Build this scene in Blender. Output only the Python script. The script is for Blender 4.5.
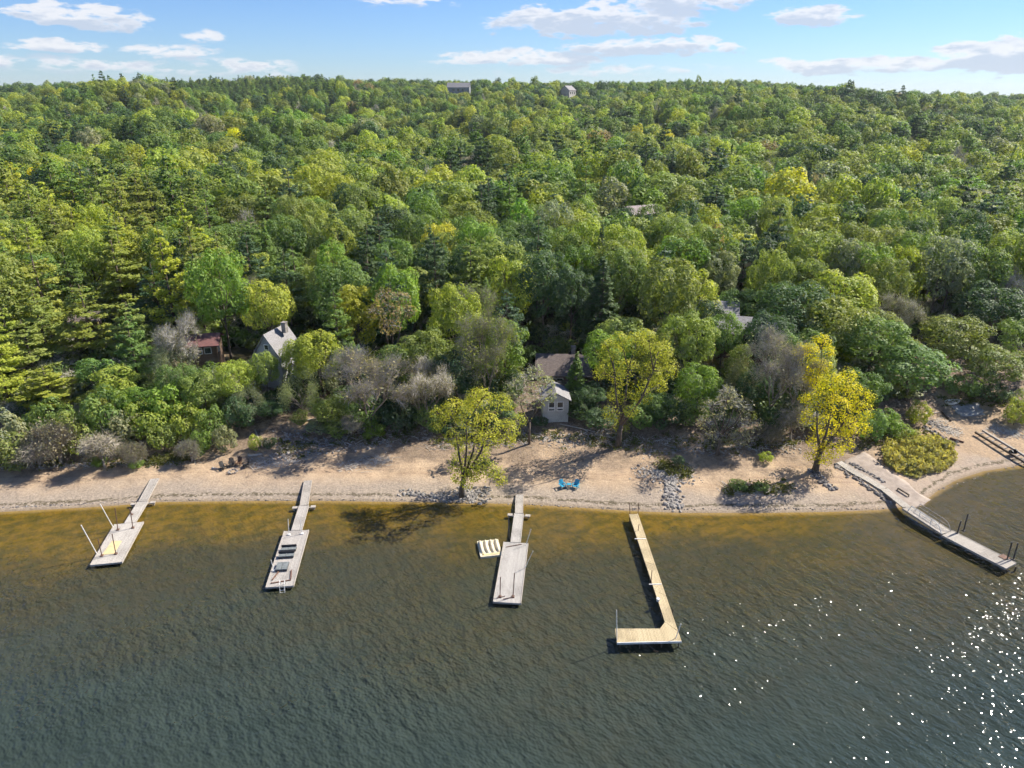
import bpy, math, random
import numpy as np
from mathutils import Vector, Matrix
R = math.radians
random.seed(7); rng = np.random.default_rng(7)
scene = bpy.context.scene
for o in list(bpy.data.objects): bpy.data.objects.remove(o)
COL = scene.collection

# ------------------------------------------------------------------ camera, sky, sun, exposure
CAMZ, PITCH, F = 48.0, R(22.2), 720.0
cam = bpy.data.cameras.new('camera'); camo = bpy.data.objects.new('camera', cam); COL.objects.link(camo)
camo.location = (0, 0, CAMZ); camo.rotation_euler = (R(90) - PITCH, 0, 0)
cam.sensor_fit = 'HORIZONTAL'; cam.sensor_width = 36; cam.lens = 36 * F / 1024
cam.clip_start = 0.5; cam.clip_end = 20000
scene.camera = camo
SUN_AZ, SUN_EL = R(64), R(43)
sunvec = Vector((math.sin(SUN_AZ) * math.cos(SUN_EL), math.cos(SUN_AZ) * math.cos(SUN_EL), math.sin(SUN_EL)))
sl = bpy.data.lights.new('sun', 'SUN'); sl.energy = 5.0; sl.angle = R(0.55); sl.color = (1.0, 0.93, 0.82)
so = bpy.data.objects.new('sun', sl); COL.objects.link(so); so.rotation_euler = sunvec.to_track_quat('Z', 'Y').to_euler()
so.location = (0, 0, 200)
vs = scene.view_settings
vs.view_transform = 'Standard'; vs.look = 'None'; vs.gamma = 1.0; vs.use_curve_mapping = False; vs.exposure = 0.92
scene.cycles.max_bounces = 6; scene.cycles.diffuse_bounces = 3; scene.cycles.transmission_bounces = 3
scene.cycles.transparent_max_bounces = 6; scene.cycles.volume_bounces = 0
scene.cycles.use_denoising = True; scene.cycles.denoiser = 'OPENIMAGEDENOISE'; scene.cycles.denoising_prefilter = 'ACCURATE'
scene.cycles.use_adaptive_sampling = True; scene.cycles.adaptive_threshold = 0.035; scene.cycles.adaptive_min_samples = 16

SP, CP = math.sin(PITCH), math.cos(PITCH)
def ray(px, py):
    dx, dy = (px - 512) / F, -(py - 384) / F
    return Vector((dx, CP + dy * SP, -SP + dy * CP))
def project(p):
    z = p[1] * CP - (p[2] - CAMZ) * SP
    y = p[1] * SP + (p[2] - CAMZ) * CP
    return 512 + F * p[0] / z, 384 - F * y / z, z

def N(nt, kind, **kw):
    n = nt.nodes.new(kind)
    ins = kw.pop('i', {})
    for k, v in kw.items(): setattr(n, k, v)
    for k, v in ins.items():
        if isinstance(v, bpy.types.NodeSocket): nt.links.new(v, n.inputs[k])
        else: n.inputs[k].default_value = v
    return n
def M_(nt, op, a, b=None, c=None):
    n = nt.nodes.new('ShaderNodeMath'); n.operation = op
    for k, v in enumerate((a, b, c)):
        if v is None: continue
        if isinstance(v, bpy.types.NodeSocket): nt.links.new(v, n.inputs[k])
        else: n.inputs[k].default_value = v
    return n.outputs[0]
def mixc(nt, f, a, b, mode='MIX'):
    n = nt.nodes.new('ShaderNodeMix'); n.data_type = 'RGBA'; n.blend_type = mode
    for k, v in ((0, f), (6, a), (7, b)):
        if isinstance(v, bpy.types.NodeSocket): nt.links.new(v, n.inputs[k])
        elif k == 0: n.inputs[k].default_value = v
        else: n.inputs[k].default_value = (*v[:3], 1)
    return n.outputs[2]
def sstep(nt, x, a, b):
    n = nt.nodes.new('ShaderNodeMapRange'); n.interpolation_type = 'SMOOTHSTEP'
    nt.links.new(x, n.inputs[0]); n.inputs[1].default_value = a; n.inputs[2].default_value = b
    return n.outputs[0]

w = bpy.data.worlds.new('World'); scene.world = w; w.use_nodes = True
nt = w.node_tree; nt.nodes.clear()
sky = N(nt, 'ShaderNodeTexSky', sky_type='NISHITA', sun_disc=False, sun_elevation=SUN_EL, sun_rotation=SUN_AZ,
        altitude=300, air_density=1.0, dust_density=0.1, ozone_density=3.0)
tc = N(nt, 'ShaderNodeTexCoord'); sep = N(nt, 'ShaderNodeSeparateXYZ', i={0: tc.outputs['Generated']})
az = M_(nt, 'ARCTAN2', sep.outputs[0], sep.outputs[1]); el = M_(nt, 'ARCSINE', sep.outputs[2])
azd = M_(nt, 'MULTIPLY', az, 57.2958); eld = M_(nt, 'MULTIPLY', el, 57.2958)
cv = N(nt, 'ShaderNodeCombineXYZ', i={0: M_(nt, 'MULTIPLY', azd, 0.36), 1: M_(nt, 'MULTIPLY', eld, 1.15), 2: 3.3})
nz = N(nt, 'ShaderNodeTexNoise', i={'Vector': cv.outputs[0], 'Scale': 1.5, 'Detail': 8.0, 'Roughness': 0.62})
nzf = nz.outputs[0]
# clouds of the day: azimuth, elevation, half width, half height in degrees, strength
CLOUDS = []
for (x0, y0, x1, y1, st) in ((0, 3, 150, 28, 1.0), (60, 14, 152, 34, 0.9), (8, 38, 100, 54, .9), (118, 44, 230, 60, .7), (180, 30, 222, 44, .6),
                             (0, 56, 330, 76, .45), (436, 50, 620, 66, .75), (500, 2, 712, 38, 1.15), (565, 36, 756, 56, 1.1), (762, 2, 856, 30, 1.0),
                             (620, -12, 770, 10, .9), (350, -8, 460, 8, .8), (735, 56, 960, 74, .85), (925, 36, 1090, 74, 1.35), (-60, 50, 20, 70, .8), (470, 62, 720, 78, .4)):
    def ae(x, y):
        d = ray(x, y); return math.degrees(math.atan2(d.x, d.y)), math.degrees(math.atan2(d.z, math.hypot(d.x, d.y)))
    a, e = ae((x0 + x1) / 2, (y0 + y1) / 2); a0, _ = ae(x0, (y0 + y1) / 2); a1, _ = ae(x1, (y0 + y1) / 2)
    e0 = ae((x0 + x1) / 2, y1)[1]; e1 = ae((x0 + x1) / 2, y0)[1]
    CLOUDS.append((a, e, (a1 - a0) / 2, (e1 - e0) / 2, st))
CLOUDS += [(95, 9, 30, 4, 1.1), (160, 14, 40, 6, 1.0), (-90, 12, 30, 5, 1.0), (-150, 25, 40, 9, 1.0), (10, 38, 25, 6, .8), (60, 24, 20, 5, .8), (-40, 22, 18, 4, .8)]
wn_ = N(nt, 'ShaderNodeTexNoise', i={'Vector': cv.outputs[0], 'Scale': .8, 'Detail': 4.0, 'Roughness': .6})
wsep = N(nt, 'ShaderNodeSeparateColor', i={0: wn_.outputs['Color']})
wob1 = M_(nt, 'MULTIPLY_ADD', wsep.outputs[0], 1.6, -.8); wob2 = M_(nt, 'MULTIPLY_ADD', wsep.outputs[1], 2.4, -1.2)
def density(dshift):
    tot = None
    for (a, e, ra, re, st) in CLOUDS:
        u = M_(nt, 'MULTIPLY_ADD', azd, 1 / ra, -a / ra); v = M_(nt, 'MULTIPLY_ADD', eld, 1 / re, -(e - dshift) / re)
        u = M_(nt, 'ADD', u, wob1); v = M_(nt, 'ADD', v, wob2)
        r2 = M_(nt, 'MULTIPLY_ADD', u, u, M_(nt, 'MULTIPLY', v, v))
        g = M_(nt, 'MULTIPLY', M_(nt, 'MAXIMUM', M_(nt, 'SUBTRACT', 1.25, r2), 0.0), st)
        tot = g if tot is None else M_(nt, 'MAXIMUM', tot, g)
    return tot
wsp = N(nt, 'ShaderNodeTexNoise', i={'Vector': cv.outputs[0], 'Scale': .45, 'Detail': 3.0, 'Roughness': .5}).outputs[0]
n2 = M_(nt, 'ADD', M_(nt, 'MULTIPLY_ADD', nzf, 4.6, -2.3), M_(nt, 'MULTIPLY_ADD', wsp, 2.2, -.75))
d0 = M_(nt, 'ADD', density(0), n2); d0.node.label = 'cloud'
mask = sstep(nt, M_(nt, 'MULTIPLY', d0, M_(nt, 'GREATER_THAN', density(0), 0.0)), 0.25, 1.1)
mask = M_(nt, 'MULTIPLY', mask, sstep(nt, density(0), 0.0, 0.5))
top = sstep(nt, M_(nt, 'ADD', density(0.55), n2), 0.35, 1.5)
ccol = mixc(nt, M_(nt, 'MULTIPLY', top, 0.95), (6.3, 6.3, 6.5), (4.0, 4.5, 5.4))
skyt = mixc(nt, 1.0, sky.outputs[0], (0.54, 0.69, 0.98), 'MULTIPLY')
col = mixc(nt, M_(nt, 'MULTIPLY', mask, 0.86), skyt, ccol)
bg = N(nt, 'ShaderNodeBackground', i={0: col, 1: 0.08}); out = N(nt, 'ShaderNodeOutputWorld', i={0: bg.outputs[0]})

# ------------------------------------------------------------------ land form
def interp(x, pts):
    return np.interp(x, [p[0] for p in pts], [p[1] for p in pts])
_sh = []
for px, py in ((-300, 520), (-100, 516), (0, 513), (60, 510), (110, 507), (160, 503), (250, 502), (330, 502), (400, 503), (470, 504), (520, 505), (570, 508), (630, 512), (680, 514), (760, 514), (830, 513), (880, 511), (905, 508),
               (925, 503), (938, 492), (957, 481), (985, 472), (1024, 466), (1080, 463), (1200, 468), (1500, 480)):
    d = ray(px, py); t = CAMZ / -d.z; _sh.append((d.x * t, d.y * t))
def shore(x): return interp(x, _sh)
RIDGE = 850.0
_rid = []
for px, py in ((-400, 92), (-100, 88), (0, 83), (60, 81), (120, 79), (200, 77), (300, 75), (380, 78), (430, 79), (560, 80), (660, 80), (760, 80), (800, 83), (850, 88), (930, 92), (1024, 94), (1150, 97), (1500, 100)):
    d = ray(px, py); _rid.append((d.x / d.y, CAMZ + RIDGE * d.z / d.y - 19.5))
PROF = ((0, 0), (3, .3), (9, 1.0), (15, 2.0), (18, 3.1), (24, 4.0), (34, 5.0), (72, 6.5), (122, 8), (252, 12), (422, 21), (622, 33), (772, 42))
def terr(x, y):
    x = np.asarray(x, float); y = np.asarray(y, float)
    s = y - shore(x)
    z = interp(s, PROF)
    zr = interp(x / np.maximum(y, 60.), _rid)
    hi = np.clip(s - 122, 0, 650) / 650
    z = np.where(s > 122, 8 + (z - 8) * (zr - 8) / 34.0, z)
    z = np.where(s > 772, zr - (1 - np.cos(np.clip((s - 772) / 600, 0, 1) * np.pi)) * 14, z)
    und = 2.6 * np.sin(x / 31 + y / 53) + 2.2 * np.sin(x / 57 - y / 39 + 1.3) + 1.6 * np.sin(y / 24 + x / 90)
    und = und * 1.35 + 5.5 * np.sin((x * .75 - y * .9) / 62 + .6) * np.clip((s - 150) / 250, 0, 1) * np.clip((740 - s) / 200, 0, 1) + 4.0 * np.sin((x * .9 + y * .55) / 88 + 2.0) * np.clip((s - 150) / 250, 0, 1) * np.clip((740 - s) / 200, 0, 1)
    z = z + und * np.clip((s - 60) / 200, 0, 1) * (.15 + .85 * np.clip((760 - s) / 220, 0, 1)) * np.clip((1000 - s) / 200, 0, 1)
    ax_, ay_, bx_, by_ = -190., 560., 150., 215.; L_ = math.hypot(bx_ - ax_, by_ - ay_); ux, uy = (bx_ - ax_) / L_, (by_ - ay_) / L_
    al = (x - ax_) * ux + (y - ay_) * uy; pe = (x - ax_) * uy - (y - ay_) * ux
    z = z - 8.0 * np.exp(-(pe / 30) ** 2) * np.clip((al + 60) / 120, 0, 1) * np.clip((L_ + 30 - al) / 90, 0, 1) + 4.0 * np.exp(-((pe - 48) / 34) ** 2) * np.clip((al + 60) / 120, 0, 1) * np.clip((L_ + 10 - al) / 120, 0, 1)
    sm = 0.10 * np.sin(x * 0.9 + 1.7 * np.sin(y * .35)) * np.sin(y * 0.8) + .12 * np.sin(x * .31 + y * .2)
    z = z + sm * np.clip((s - 2) / 6, 0, 1)
    z = np.where(s < 0, np.maximum(s * 0.09, -4.0), z)
    return z
def T(x, y): return float(terr(x, y))
def G(px, py, h=0.0, water=False):
    """point where the sight line meets the ground (or the water) raised by h"""
    d = ray(px, py)
    if water:
        t = (CAMZ - h) / -d.z; return Vector((d.x * t, d.y * t, h))
    t = 50.0; step = 4.0
    while t < 2000:
        p = (d.x * t, d.y * t, CAMZ + d.z * t)
        if p[2] < T(p[0], p[1]) + h: 
            if step < .05: break
            t -= step; step /= 4
        t += step
    return Vector((p[0], p[1], T(p[0], p[1]) + h))

# ------------------------------------------------------------------ mesh helpers
class MB:
    def __init__(s): s.v = []; s.f = []; s.m = []
    def add(s, vs, fs, mi=0):
        b = len(s.v); s.v += [tuple(v) for v in vs]; s.f += [tuple(b + i for i in f) for f in fs]; s.m += [mi] * len(fs)
    def box(s, c, d, rz=0, mi=0, M=None):
        x, y, z = d[0] / 2, d[1] / 2, d[2] / 2
        vs = [Vector((sx * x, sy * y, sz * z)) for sz in (-1, 1) for sy in (-1, 1) for sx in (-1, 1)]
        r = Matrix.Rotation(rz, 4, 'Z'); vs = [r @ v + Vector(c) for v in vs]
        if M: vs = [M @ v for v in vs]
        s.add(vs, [(0, 2, 3, 1), (4, 5, 7, 6), (0, 1, 5, 4), (2, 6, 7, 3), (0, 4, 6, 2), (1, 3, 7, 5)], mi)
    def prism(s, poly, z0, z1, mi=0):
        n = len(poly); vs = [(p[0], p[1], z0 if not callable(z0) else z0(p)) for p in poly] + [(p[0], p[1], z1 if not callable(z1) else z1(p)) for p in poly]
        area = sum(poly[i][0] * poly[(i + 1) % n][1] - poly[(i + 1) % n][0] * poly[i][1] for i in range(n))
        fs = [tuple(range(n - 1, -1, -1)), tuple(range(n, 2 * n))] + [(i, (i + 1) % n, n + (i + 1) % n, n + i) for i in range(n)]
        if area < 0: fs = [f[::-1] for f in fs]
        s.add(vs, fs, mi)
    def tube(s, pts, rad, sides=6, mi=0):
        pts = [Vector(p) for p in pts]
        if not hasattr(rad, '__len__'): rad = [rad] * len(pts)
        vs = []; fs = []
        for i, p in enumerate(pts):
            d = (pts[min(i + 1, len(pts) - 1)] - pts[max(i - 1, 0)]).normalized()
            a = d.orthogonal().normalized() if i == 0 else (a - d * a.dot(d)).normalized()
            b = d.cross(a)
            for k in range(sides):
                t = 2 * math.pi * k / sides; vs.append(p + (a * math.cos(t) + b * math.sin(t)) * rad[i])
        for i in range(len(pts) - 1):
            for k in range(sides):
                k2 = (k + 1) % sides; fs.append((i * sides + k, i * sides + k2, (i + 1) * sides + k2, (i + 1) * sides + k))
        fs.append(tuple(range(sides - 1, -1, -1))); fs.append(tuple((len(pts) - 1) * sides + k for k in range(sides)))
        s.add(vs, fs, mi)
    def beam(s, a, b, w, h, mi=0):
        a = Vector(a); b = Vector(b); d = (b - a); L = d.length; d.normalize()
        side = d.cross(Vector((0, 0, 1))); side = side.normalized() if side.length > 1e-4 else Vector((1, 0, 0)); up = side.cross(d)
        vs = [p + side * sx * w / 2 + up * sz * h / 2 for p in (a, b) for sz in (-1, 1) for sx in (-1, 1)]
        s.add(vs, [(0, 1, 3, 2), (4, 6, 7, 5), (0, 4, 5, 1), (2, 3, 7, 6), (0, 2, 6, 4), (1, 5, 7, 3)], mi)
    def mesh(s, name, mats, smooth=False):
        me = bpy.data.meshes.new(name); me.from_pydata(s.v, [], s.f)
        for m in (mats if isinstance(mats, (list, tuple)) else [mats]): me.materials.append(m)
        if any(s.m): me.polygons.foreach_set('material_index', s.m)
        if smooth: me.polygons.foreach_set('use_smooth', [True] * len(s.f))
        me.update(); return me
    def build(s, name, mats, parent=None, smooth=False):
        return link(name, s.mesh(name, mats, smooth), parent)
def link(name, me, parent=None):
    o = bpy.data.objects.new(name, me); COL.objects.link(o)
    if parent is not None: o.parent = parent
    return o
def tag(o, label=None, cat=None, group=None, kind=None):
    if label: o['label'] = label
    if cat: o['category'] = cat
    if group: o['group'] = group
    if kind: o['kind'] = kind
    return o
def empty(name, loc, rz=0, label=None, cat=None, group=None):
    o = bpy.data.objects.new(name, None); COL.objects.link(o); o.location = loc; o.rotation_euler = (0, 0, rz)
    o.empty_display_size = .3
    return tag(o, label, cat, group)

# ------------------------------------------------------------------ materials
def mat(name):
    m = bpy.data.materials.new(name); m.use_nodes = True; nt = m.node_tree; nt.nodes.clear()
    o = nt.nodes.new('ShaderNodeOutputMaterial'); return m, nt, o
def simple(name, c, c2=None, rough=.7, scale=3.0, stretch=(1, 1, 1), bump=0.0, spec=.3, contrast=(.35, .65), metal=0.0):
    m, nt, o = mat(name)
    tc = N(nt, 'ShaderNodeTexCoord'); mp = N(nt, 'ShaderNodeMapping', i={0: tc.outputs['Object'], 3: stretch})
    n = N(nt, 'ShaderNodeTexNoise', i={0: mp.outputs[0], 'Scale': scale, 'Detail': 5.0, 'Roughness': .62})
    f = sstep(nt, n.outputs[0], *contrast)
    cc = mixc(nt, f, c, c2 or tuple(x * .7 for x in c))
    b = N(nt, 'ShaderNodeBsdfPrincipled', i={'Base Color': cc, 'Roughness': rough, 'Specular IOR Level': spec, 'Metallic': metal})
    if bump:
        bp = N(nt, 'ShaderNodeBump', i={'Height': n.outputs[0], 'Strength': .8, 'Distance': bump}); nt.links.new(bp.outputs[0], b.inputs['Normal'])
    nt.links.new(b.outputs[0], o.inputs[0]); return m
def planks(name, c, c2, width=.14, axis=0):
    """boards across the walking direction; object coordinates, axis = direction in which boards repeat"""
    m, nt, o = mat(name)
    tc = N(nt, 'ShaderNodeTexCoord'); sp = N(nt, 'ShaderNodeSeparateXYZ', i={0: tc.outputs['Object']})
    v = M_(nt, 'DIVIDE', sp.outputs[axis], width); fr = M_(nt, 'FRACT', v); idx = M_(nt, 'FLOOR', v)
    wn = N(nt, 'ShaderNodeTexWhiteNoise', noise_dimensions='1D', i={'W': idx})
    mp = N(nt, 'ShaderNodeMapping', i={0: tc.outputs['Object'], 3: (1, 6, 1) if axis else (6, 1, 1)})
    n = N(nt, 'ShaderNodeTexNoise', i={0: mp.outputs[0], 'Scale': 1.2, 'Detail': 6.0, 'Roughness': .65})
    n2 = N(nt, 'ShaderNodeTexNoise', i={0: tc.outputs['Object'], 'Scale': .5, 'Detail': 3.0})
    f = M_(nt, 'MULTIPLY_ADD', wn.outputs[0], .45, M_(nt, 'MULTIPLY', n.outputs[0], .7))
    cc = mixc(nt, f, c, c2)
    cc = mixc(nt, M_(nt, 'MULTIPLY', sstep(nt, n2.outputs[0], .48, .66), .35), cc, tuple(x * .5 for x in c2))
    gap = M_(nt, 'GREATER_THAN', fr, .9)
    cc = mixc(nt, M_(nt, 'MULTIPLY', gap, .75), cc, (.03, .025, .02))
    b = N(nt, 'ShaderNodeBsdfPrincipled', i={'Base Color': cc, 'Roughness': .8, 'Specular IOR Level': .25})
    bp = N(nt, 'ShaderNodeBump', i={'Height': M_(nt, 'SUBTRACT', 1.0, gap), 'Strength': .6, 'Distance': .02}); nt.links.new(bp.outputs[0], b.inputs['Normal'])
    nt.links.new(b.outputs[0], o.inputs[0]); return m

def ground_mat():
    m, nt, o = mat('ground')
    at = N(nt, 'ShaderNodeAttribute', attribute_name='shore_s'); s = at.outputs['Fac']
    geo = N(nt, 'ShaderNodeNewGeometry'); P = geo.outputs['Position']; sp = N(nt, 'ShaderNodeSeparateXYZ', i={0: P})
    def noise(sc, det=5.0, ro=.6, st=None):
        v = P if st is None else N(nt, 'ShaderNodeMapping', i={0: P, 3: st}).outputs[0]
        return N(nt, 'ShaderNodeTexNoise', i={'Vector': v, 'Scale': sc, 'Detail': det, 'Roughness': ro}).outputs[0]
    big = noise(.09, 4); mid = noise(.5, 6, .65); fine = noise(3.0, 6, .7); streak = noise(.35, 5, .6, (.25, 2.2, 1)); grit = noise(9.0, 3, .7)
    sn = M_(nt, 'MULTIPLY_ADD', M_(nt, 'SUBTRACT', mid, .5), 5.0, s)
    sand = mixc(nt, sstep(nt, mid, .35, .68), (.475, .352, .232), (.36, .262, .172))
    sand = mixc(nt, M_(nt, 'MULTIPLY', sstep(nt, streak, .5, .66), .5), sand, (.34, .235, .15))
    gravel = mixc(nt, sstep(nt, fine, .38, .62), (.355, .30, .24), (.225, .19, .155))
    gravel = mixc(nt, sstep(nt, grit, .62, .7), gravel, (.55, .48, .42))
    gf = M_(nt, 'MULTIPLY', M_(nt, 'SUBTRACT', 1.0, sstep(nt, M_(nt, 'MULTIPLY_ADD', M_(nt, 'SUBTRACT', big, .5), 6.0, s), 2.5, 6.5)), .85)
    c = mixc(nt, gf, sand, gravel)
    # the gravel of the boat ramp side of the beach
    rx = sstep(nt, sp.outputs[0], 36, 46)
    c = mixc(nt, M_(nt, 'MULTIPLY', rx, M_(nt, 'MULTIPLY', sstep(nt, mid, .35, .6), .6)), c, (.36, .275, .21))
    # vehicle tracks running along the beach
    yt = M_(nt, 'MULTIPLY_ADD', M_(nt, 'SUBTRACT', big, .5), 2.0, s)
    for c0, wd in ((7.4, .16), (8.9, .16), (10.1, .12), (6.3, .12)):
        tr = M_(nt, 'SUBTRACT', 1.0, sstep(nt, M_(nt, 'ABSOLUTE', M_(nt, 'SUBTRACT', yt, c0)), wd * .4, wd * 2))
        c = mixc(nt, M_(nt, 'MULTIPLY', tr, M_(nt, 'MULTIPLY', sstep(nt, mid, .3, .6), .42)), c, (.27, .19, .13))
    # drift line with dark bits, damp edge
    dl = M_(nt, 'SUBTRACT', 1.0, sstep(nt, M_(nt, 'ABSOLUTE', M_(nt, 'SUBTRACT', M_(nt, 'MULTIPLY_ADD', M_(nt, 'SUBTRACT', mid, .5), 2.0, s), 1.6)), .1, .5))
    c = mixc(nt, M_(nt, 'MULTIPLY', dl, M_(nt, 'MULTIPLY', sstep(nt, fine, .4, .55), .9)), c, (.085, .07, .04))
    wet = M_(nt, 'SUBTRACT', 1.0, sstep(nt, s, .1, 1.1))
    c = mixc(nt, M_(nt, 'MULTIPLY', wet, .6), c, (.17, .12, .06))
    # leaf litter and bare earth on the bank, dark forest floor behind
    litter = mixc(nt, sstep(nt, fine, .38, .62), (.235, .175, .125), (.11, .082, .06))
    litter = mixc(nt, sstep(nt, mid, .52, .62), litter, (.25, .19, .13))
    litter = mixc(nt, M_(nt, 'MULTIPLY', sstep(nt, grit, .63, .68), .8), litter, (.42, .38, .33))
    c = mixc(nt, M_(nt, 'MULTIPLY', sstep(nt, M_(nt, 'MULTIPLY_ADD', M_(nt, 'SUBTRACT', noise(.28, 6, .7), .5), 26.0, s), 6.5, 12.5), .8), c, litter)
    c = mixc(nt, sstep(nt, sn, 12.5, 17.0), c, litter)
    floor_ = mixc(nt, sstep(nt, fine, .4, .6), (.075, .06, .035), (.045, .045, .02))
    c = mixc(nt, sstep(nt, sn, 24, 34), c, floor_)
    # the open sandy clearing on the right keeps its pale ground
    cl = N(nt, 'ShaderNodeAttribute', attribute_name='clear_s').outputs['Fac']
    clc = mixc(nt, sstep(nt, fine, .35, .65), (.44, .315, .20), (.28, .21, .145))
    c = mixc(nt, sstep(nt, M_(nt, 'MULTIPLY_ADD', M_(nt, 'SUBTRACT', mid, .5), .9, cl), .35, .6), c, clc)
    b = N(nt, 'ShaderNodeBsdfPrincipled', i={'Base Color': c, 'Roughness': .9, 'Specular IOR Level': .15})
    h = M_(nt, 'ADD', M_(nt, 'MULTIPLY', fine, .5), M_(nt, 'MULTIPLY', mid, .8))
    bp = N(nt, 'ShaderNodeBump', i={'Height': h, 'Strength': 1.0, 'Distance': .22}); nt.links.new(bp.outputs[0], b.inputs['Normal'])
    nt.links.new(b.outputs[0], o.inputs[0]); return m

def water_mat():
    m, nt, o = mat('river_water')
    geo = N(nt, 'ShaderNodeNewGeometry'); P = geo.outputs['Position']
    s = N(nt, 'ShaderNodeAttribute', attribute_name='shore_s').outputs['Fac']    # negative out on the water
    def noise(sc, det, ro, rot, st, dist=0.0):
        mp = N(nt, 'ShaderNodeMapping', vector_type='TEXTURE', i={0: P, 2: (0, 0, rot), 3: st})
        return N(nt, 'ShaderNodeTexNoise', i={'Vector': mp.outputs[0], 'Scale': sc, 'Detail': det, 'Roughness': ro, 'Distortion': dist}).outputs[0]
    big = noise(.035, 4.0, .6, 0, (1.6, 1, 1)); mid = noise(.22, 4.0, .6, R(25), (2.2, 1, 1)); 
    weed = noise(.8, 5.0, .7, R(20), (1.6, 1, 1))
    ds = M_(nt, 'ADD', M_(nt, 'MULTIPLY_ADD', M_(nt, 'SUBTRACT', big, .5), 48.0, s), M_(nt, 'MULTIPLY', M_(nt, 'SUBTRACT', mid, .5), 7.0))
    bay = sstep(nt, N(nt, 'ShaderNodeSeparateXYZ', i={0: P}).outputs[0], 32, 50)
    amber = mixc(nt, sstep(nt, weed, .35, .65), (.15, .093, .012), (.070, .055, .009))
    olive = mixc(nt, sstep(nt, weed, .35, .65), (.056, .047, .020), (.040, .040, .020))
    deep = mixc(nt, sstep(nt, mid, .3, .7), (.033, .046, .037), (.025, .037, .031))
    amber = mixc(nt, M_(nt, 'MULTIPLY', bay, .75), amber, (.055, .048, .022))
    c = mixc(nt, sstep(nt, ds, -13, -1), olive, amber)
    c = mixc(nt, sstep(nt, ds, -40, -9), deep, c)
    edge = sstep(nt, M_(nt, 'MULTIPLY_ADD', M_(nt, 'SUBTRACT', weed, .5), 1.6, s), -.8, .3)
    c = mixc(nt, M_(nt, 'MULTIPLY', edge, .8), c, (.30, .20, .07))
    rip = noise(.85, 1.5, .5, R(-58), (1.9, 1, 1)); rip2 = noise(2.3, 1.0, .5, R(-38), (1.5, 1, 1)); swell = noise(.16, 2.0, .5, R(28), (3.4, 1, 1))
    rip3 = noise(4.6, 0.0, .5, R(-70), (1.3, 1, 1))
    calm = M_(nt, 'MULTIPLY_ADD', sstep(nt, s, -22, -1), -.55, 1.0)
    h = M_(nt, 'ADD', M_(nt, 'MULTIPLY', rip, .34), M_(nt, 'MULTIPLY', rip2, .19)); h = M_(nt, 'ADD', h, M_(nt, 'MULTIPLY', swell, .35)); h = M_(nt, 'ADD', h, M_(nt, 'MULTIPLY', rip3, .045))
    gust = noise(.06, 3.0, .55, R(30), (2.5, 1, 1)); h = M_(nt, 'MULTIPLY', h, M_(nt, 'MULTIPLY', calm, M_(nt, 'MULTIPLY_ADD', sstep(nt, gust, .35, .65), .6, .7)))
    bp = N(nt, 'ShaderNodeBump', i={'Height': h, 'Strength': 1.0, 'Distance': 1.0})
    b = N(nt, 'ShaderNodeBsdfPrincipled', i={'Base Color': c, 'Roughness': .08, 'IOR': 1.333, 'Specular IOR Level': .5, 'Normal': bp.outputs[0]})
    nt.links.new(b.outputs[0], o.inputs[0]); return m

def foliage_mat(name, src='OBJECT', trans=.43):
    m, nt, o = mat(name)
    if src == 'OBJECT':
        oi = N(nt, 'ShaderNodeObjectInfo'); c = oi.outputs['Color']
    elif src == 'INST':
        c = N(nt, 'ShaderNodeAttribute', attribute_type='INSTANCER', attribute_name='tcol').outputs['Color']
    else:
        c = N(nt, 'ShaderNodeRGB').outputs[0]; c.default_value = (*src, 1)
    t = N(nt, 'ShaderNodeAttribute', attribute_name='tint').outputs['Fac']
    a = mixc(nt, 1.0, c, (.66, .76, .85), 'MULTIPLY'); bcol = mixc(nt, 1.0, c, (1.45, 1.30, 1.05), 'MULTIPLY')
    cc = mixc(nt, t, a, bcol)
    b = N(nt, 'ShaderNodeBsdfPrincipled', i={'Base Color': cc, 'Roughness': .55, 'Specular IOR Level': .28})
    tcx = mixc(nt, 1.0, cc, (1.25, 1.30, .65), 'MULTIPLY')
    tr = N(nt, 'ShaderNodeBsdfTranslucent', i={0: tcx})
    mx = N(nt, 'ShaderNodeMixShader', i={0: trans, 1: b.outputs[0], 2: tr.outputs[0]})
    nt.links.new(mx.outputs[0], o.inputs[0]); return m
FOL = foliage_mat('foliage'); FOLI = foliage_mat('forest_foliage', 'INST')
BARK = simple('bark', (.16, .125, .095), (.075, .06, .045), .9, 4, (1, 1, .3), .05)
BARKP = simple('pale_bark', (.33, .28, .23), (.17, .14, .11), .9, 4, (1, 1, .3), .03)
TWIGS = simple('shrub_twigs', (.46, .41, .33), (.30, .26, .20), .85, 1.0)
TWIG = simple('dry_twigs', (.56, .52, .455), (.40, .365, .32), .85, 1.0)
WOODG = planks('weathered_boards', (.42, .39, .35), (.30, .27, .24))
WOODN = planks('new_boards', (.56, .465, .29), (.38, .30, .175))
WOODW = simple('weathered_timber', (.44, .40, .35), (.27, .24, .21), .85, 3, (6, 1, 6))
WOODD = simple('wet_and_shadow_timber', (.13, .10, .075), (.07, .055, .04), .8, 3)
STEELW = simple('white_paint', (.78, .77, .74), (.62, .60, .56), .45, 4)
RUST = simple('rusty_steel', (.20, .11, .075), (.11, .065, .05), .75, 5)
DARKM = simple('dark_steel', (.06, .055, .055), (.035, .035, .04), .5, 5)
STONE = simple('stone', (.34, .31, .28), (.17, .155, .145), .9, 1.3, bump=.05)
STONED = simple('dark_stone', (.17, .15, .14), (.075, .07, .068), .9, 1.3, bump=.05)
GLASS = simple('window_glass', (.035, .045, .05), (.02, .025, .03), .08, 2, spec=.8)
SIDINGW = planks('pale_siding', (.50, .49, .46), (.42, .41, .39), .15, 2)
BLUEP = simple('blue_plastic', (.04, .34, .50), (.03, .25, .40), .45, 2)
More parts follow.
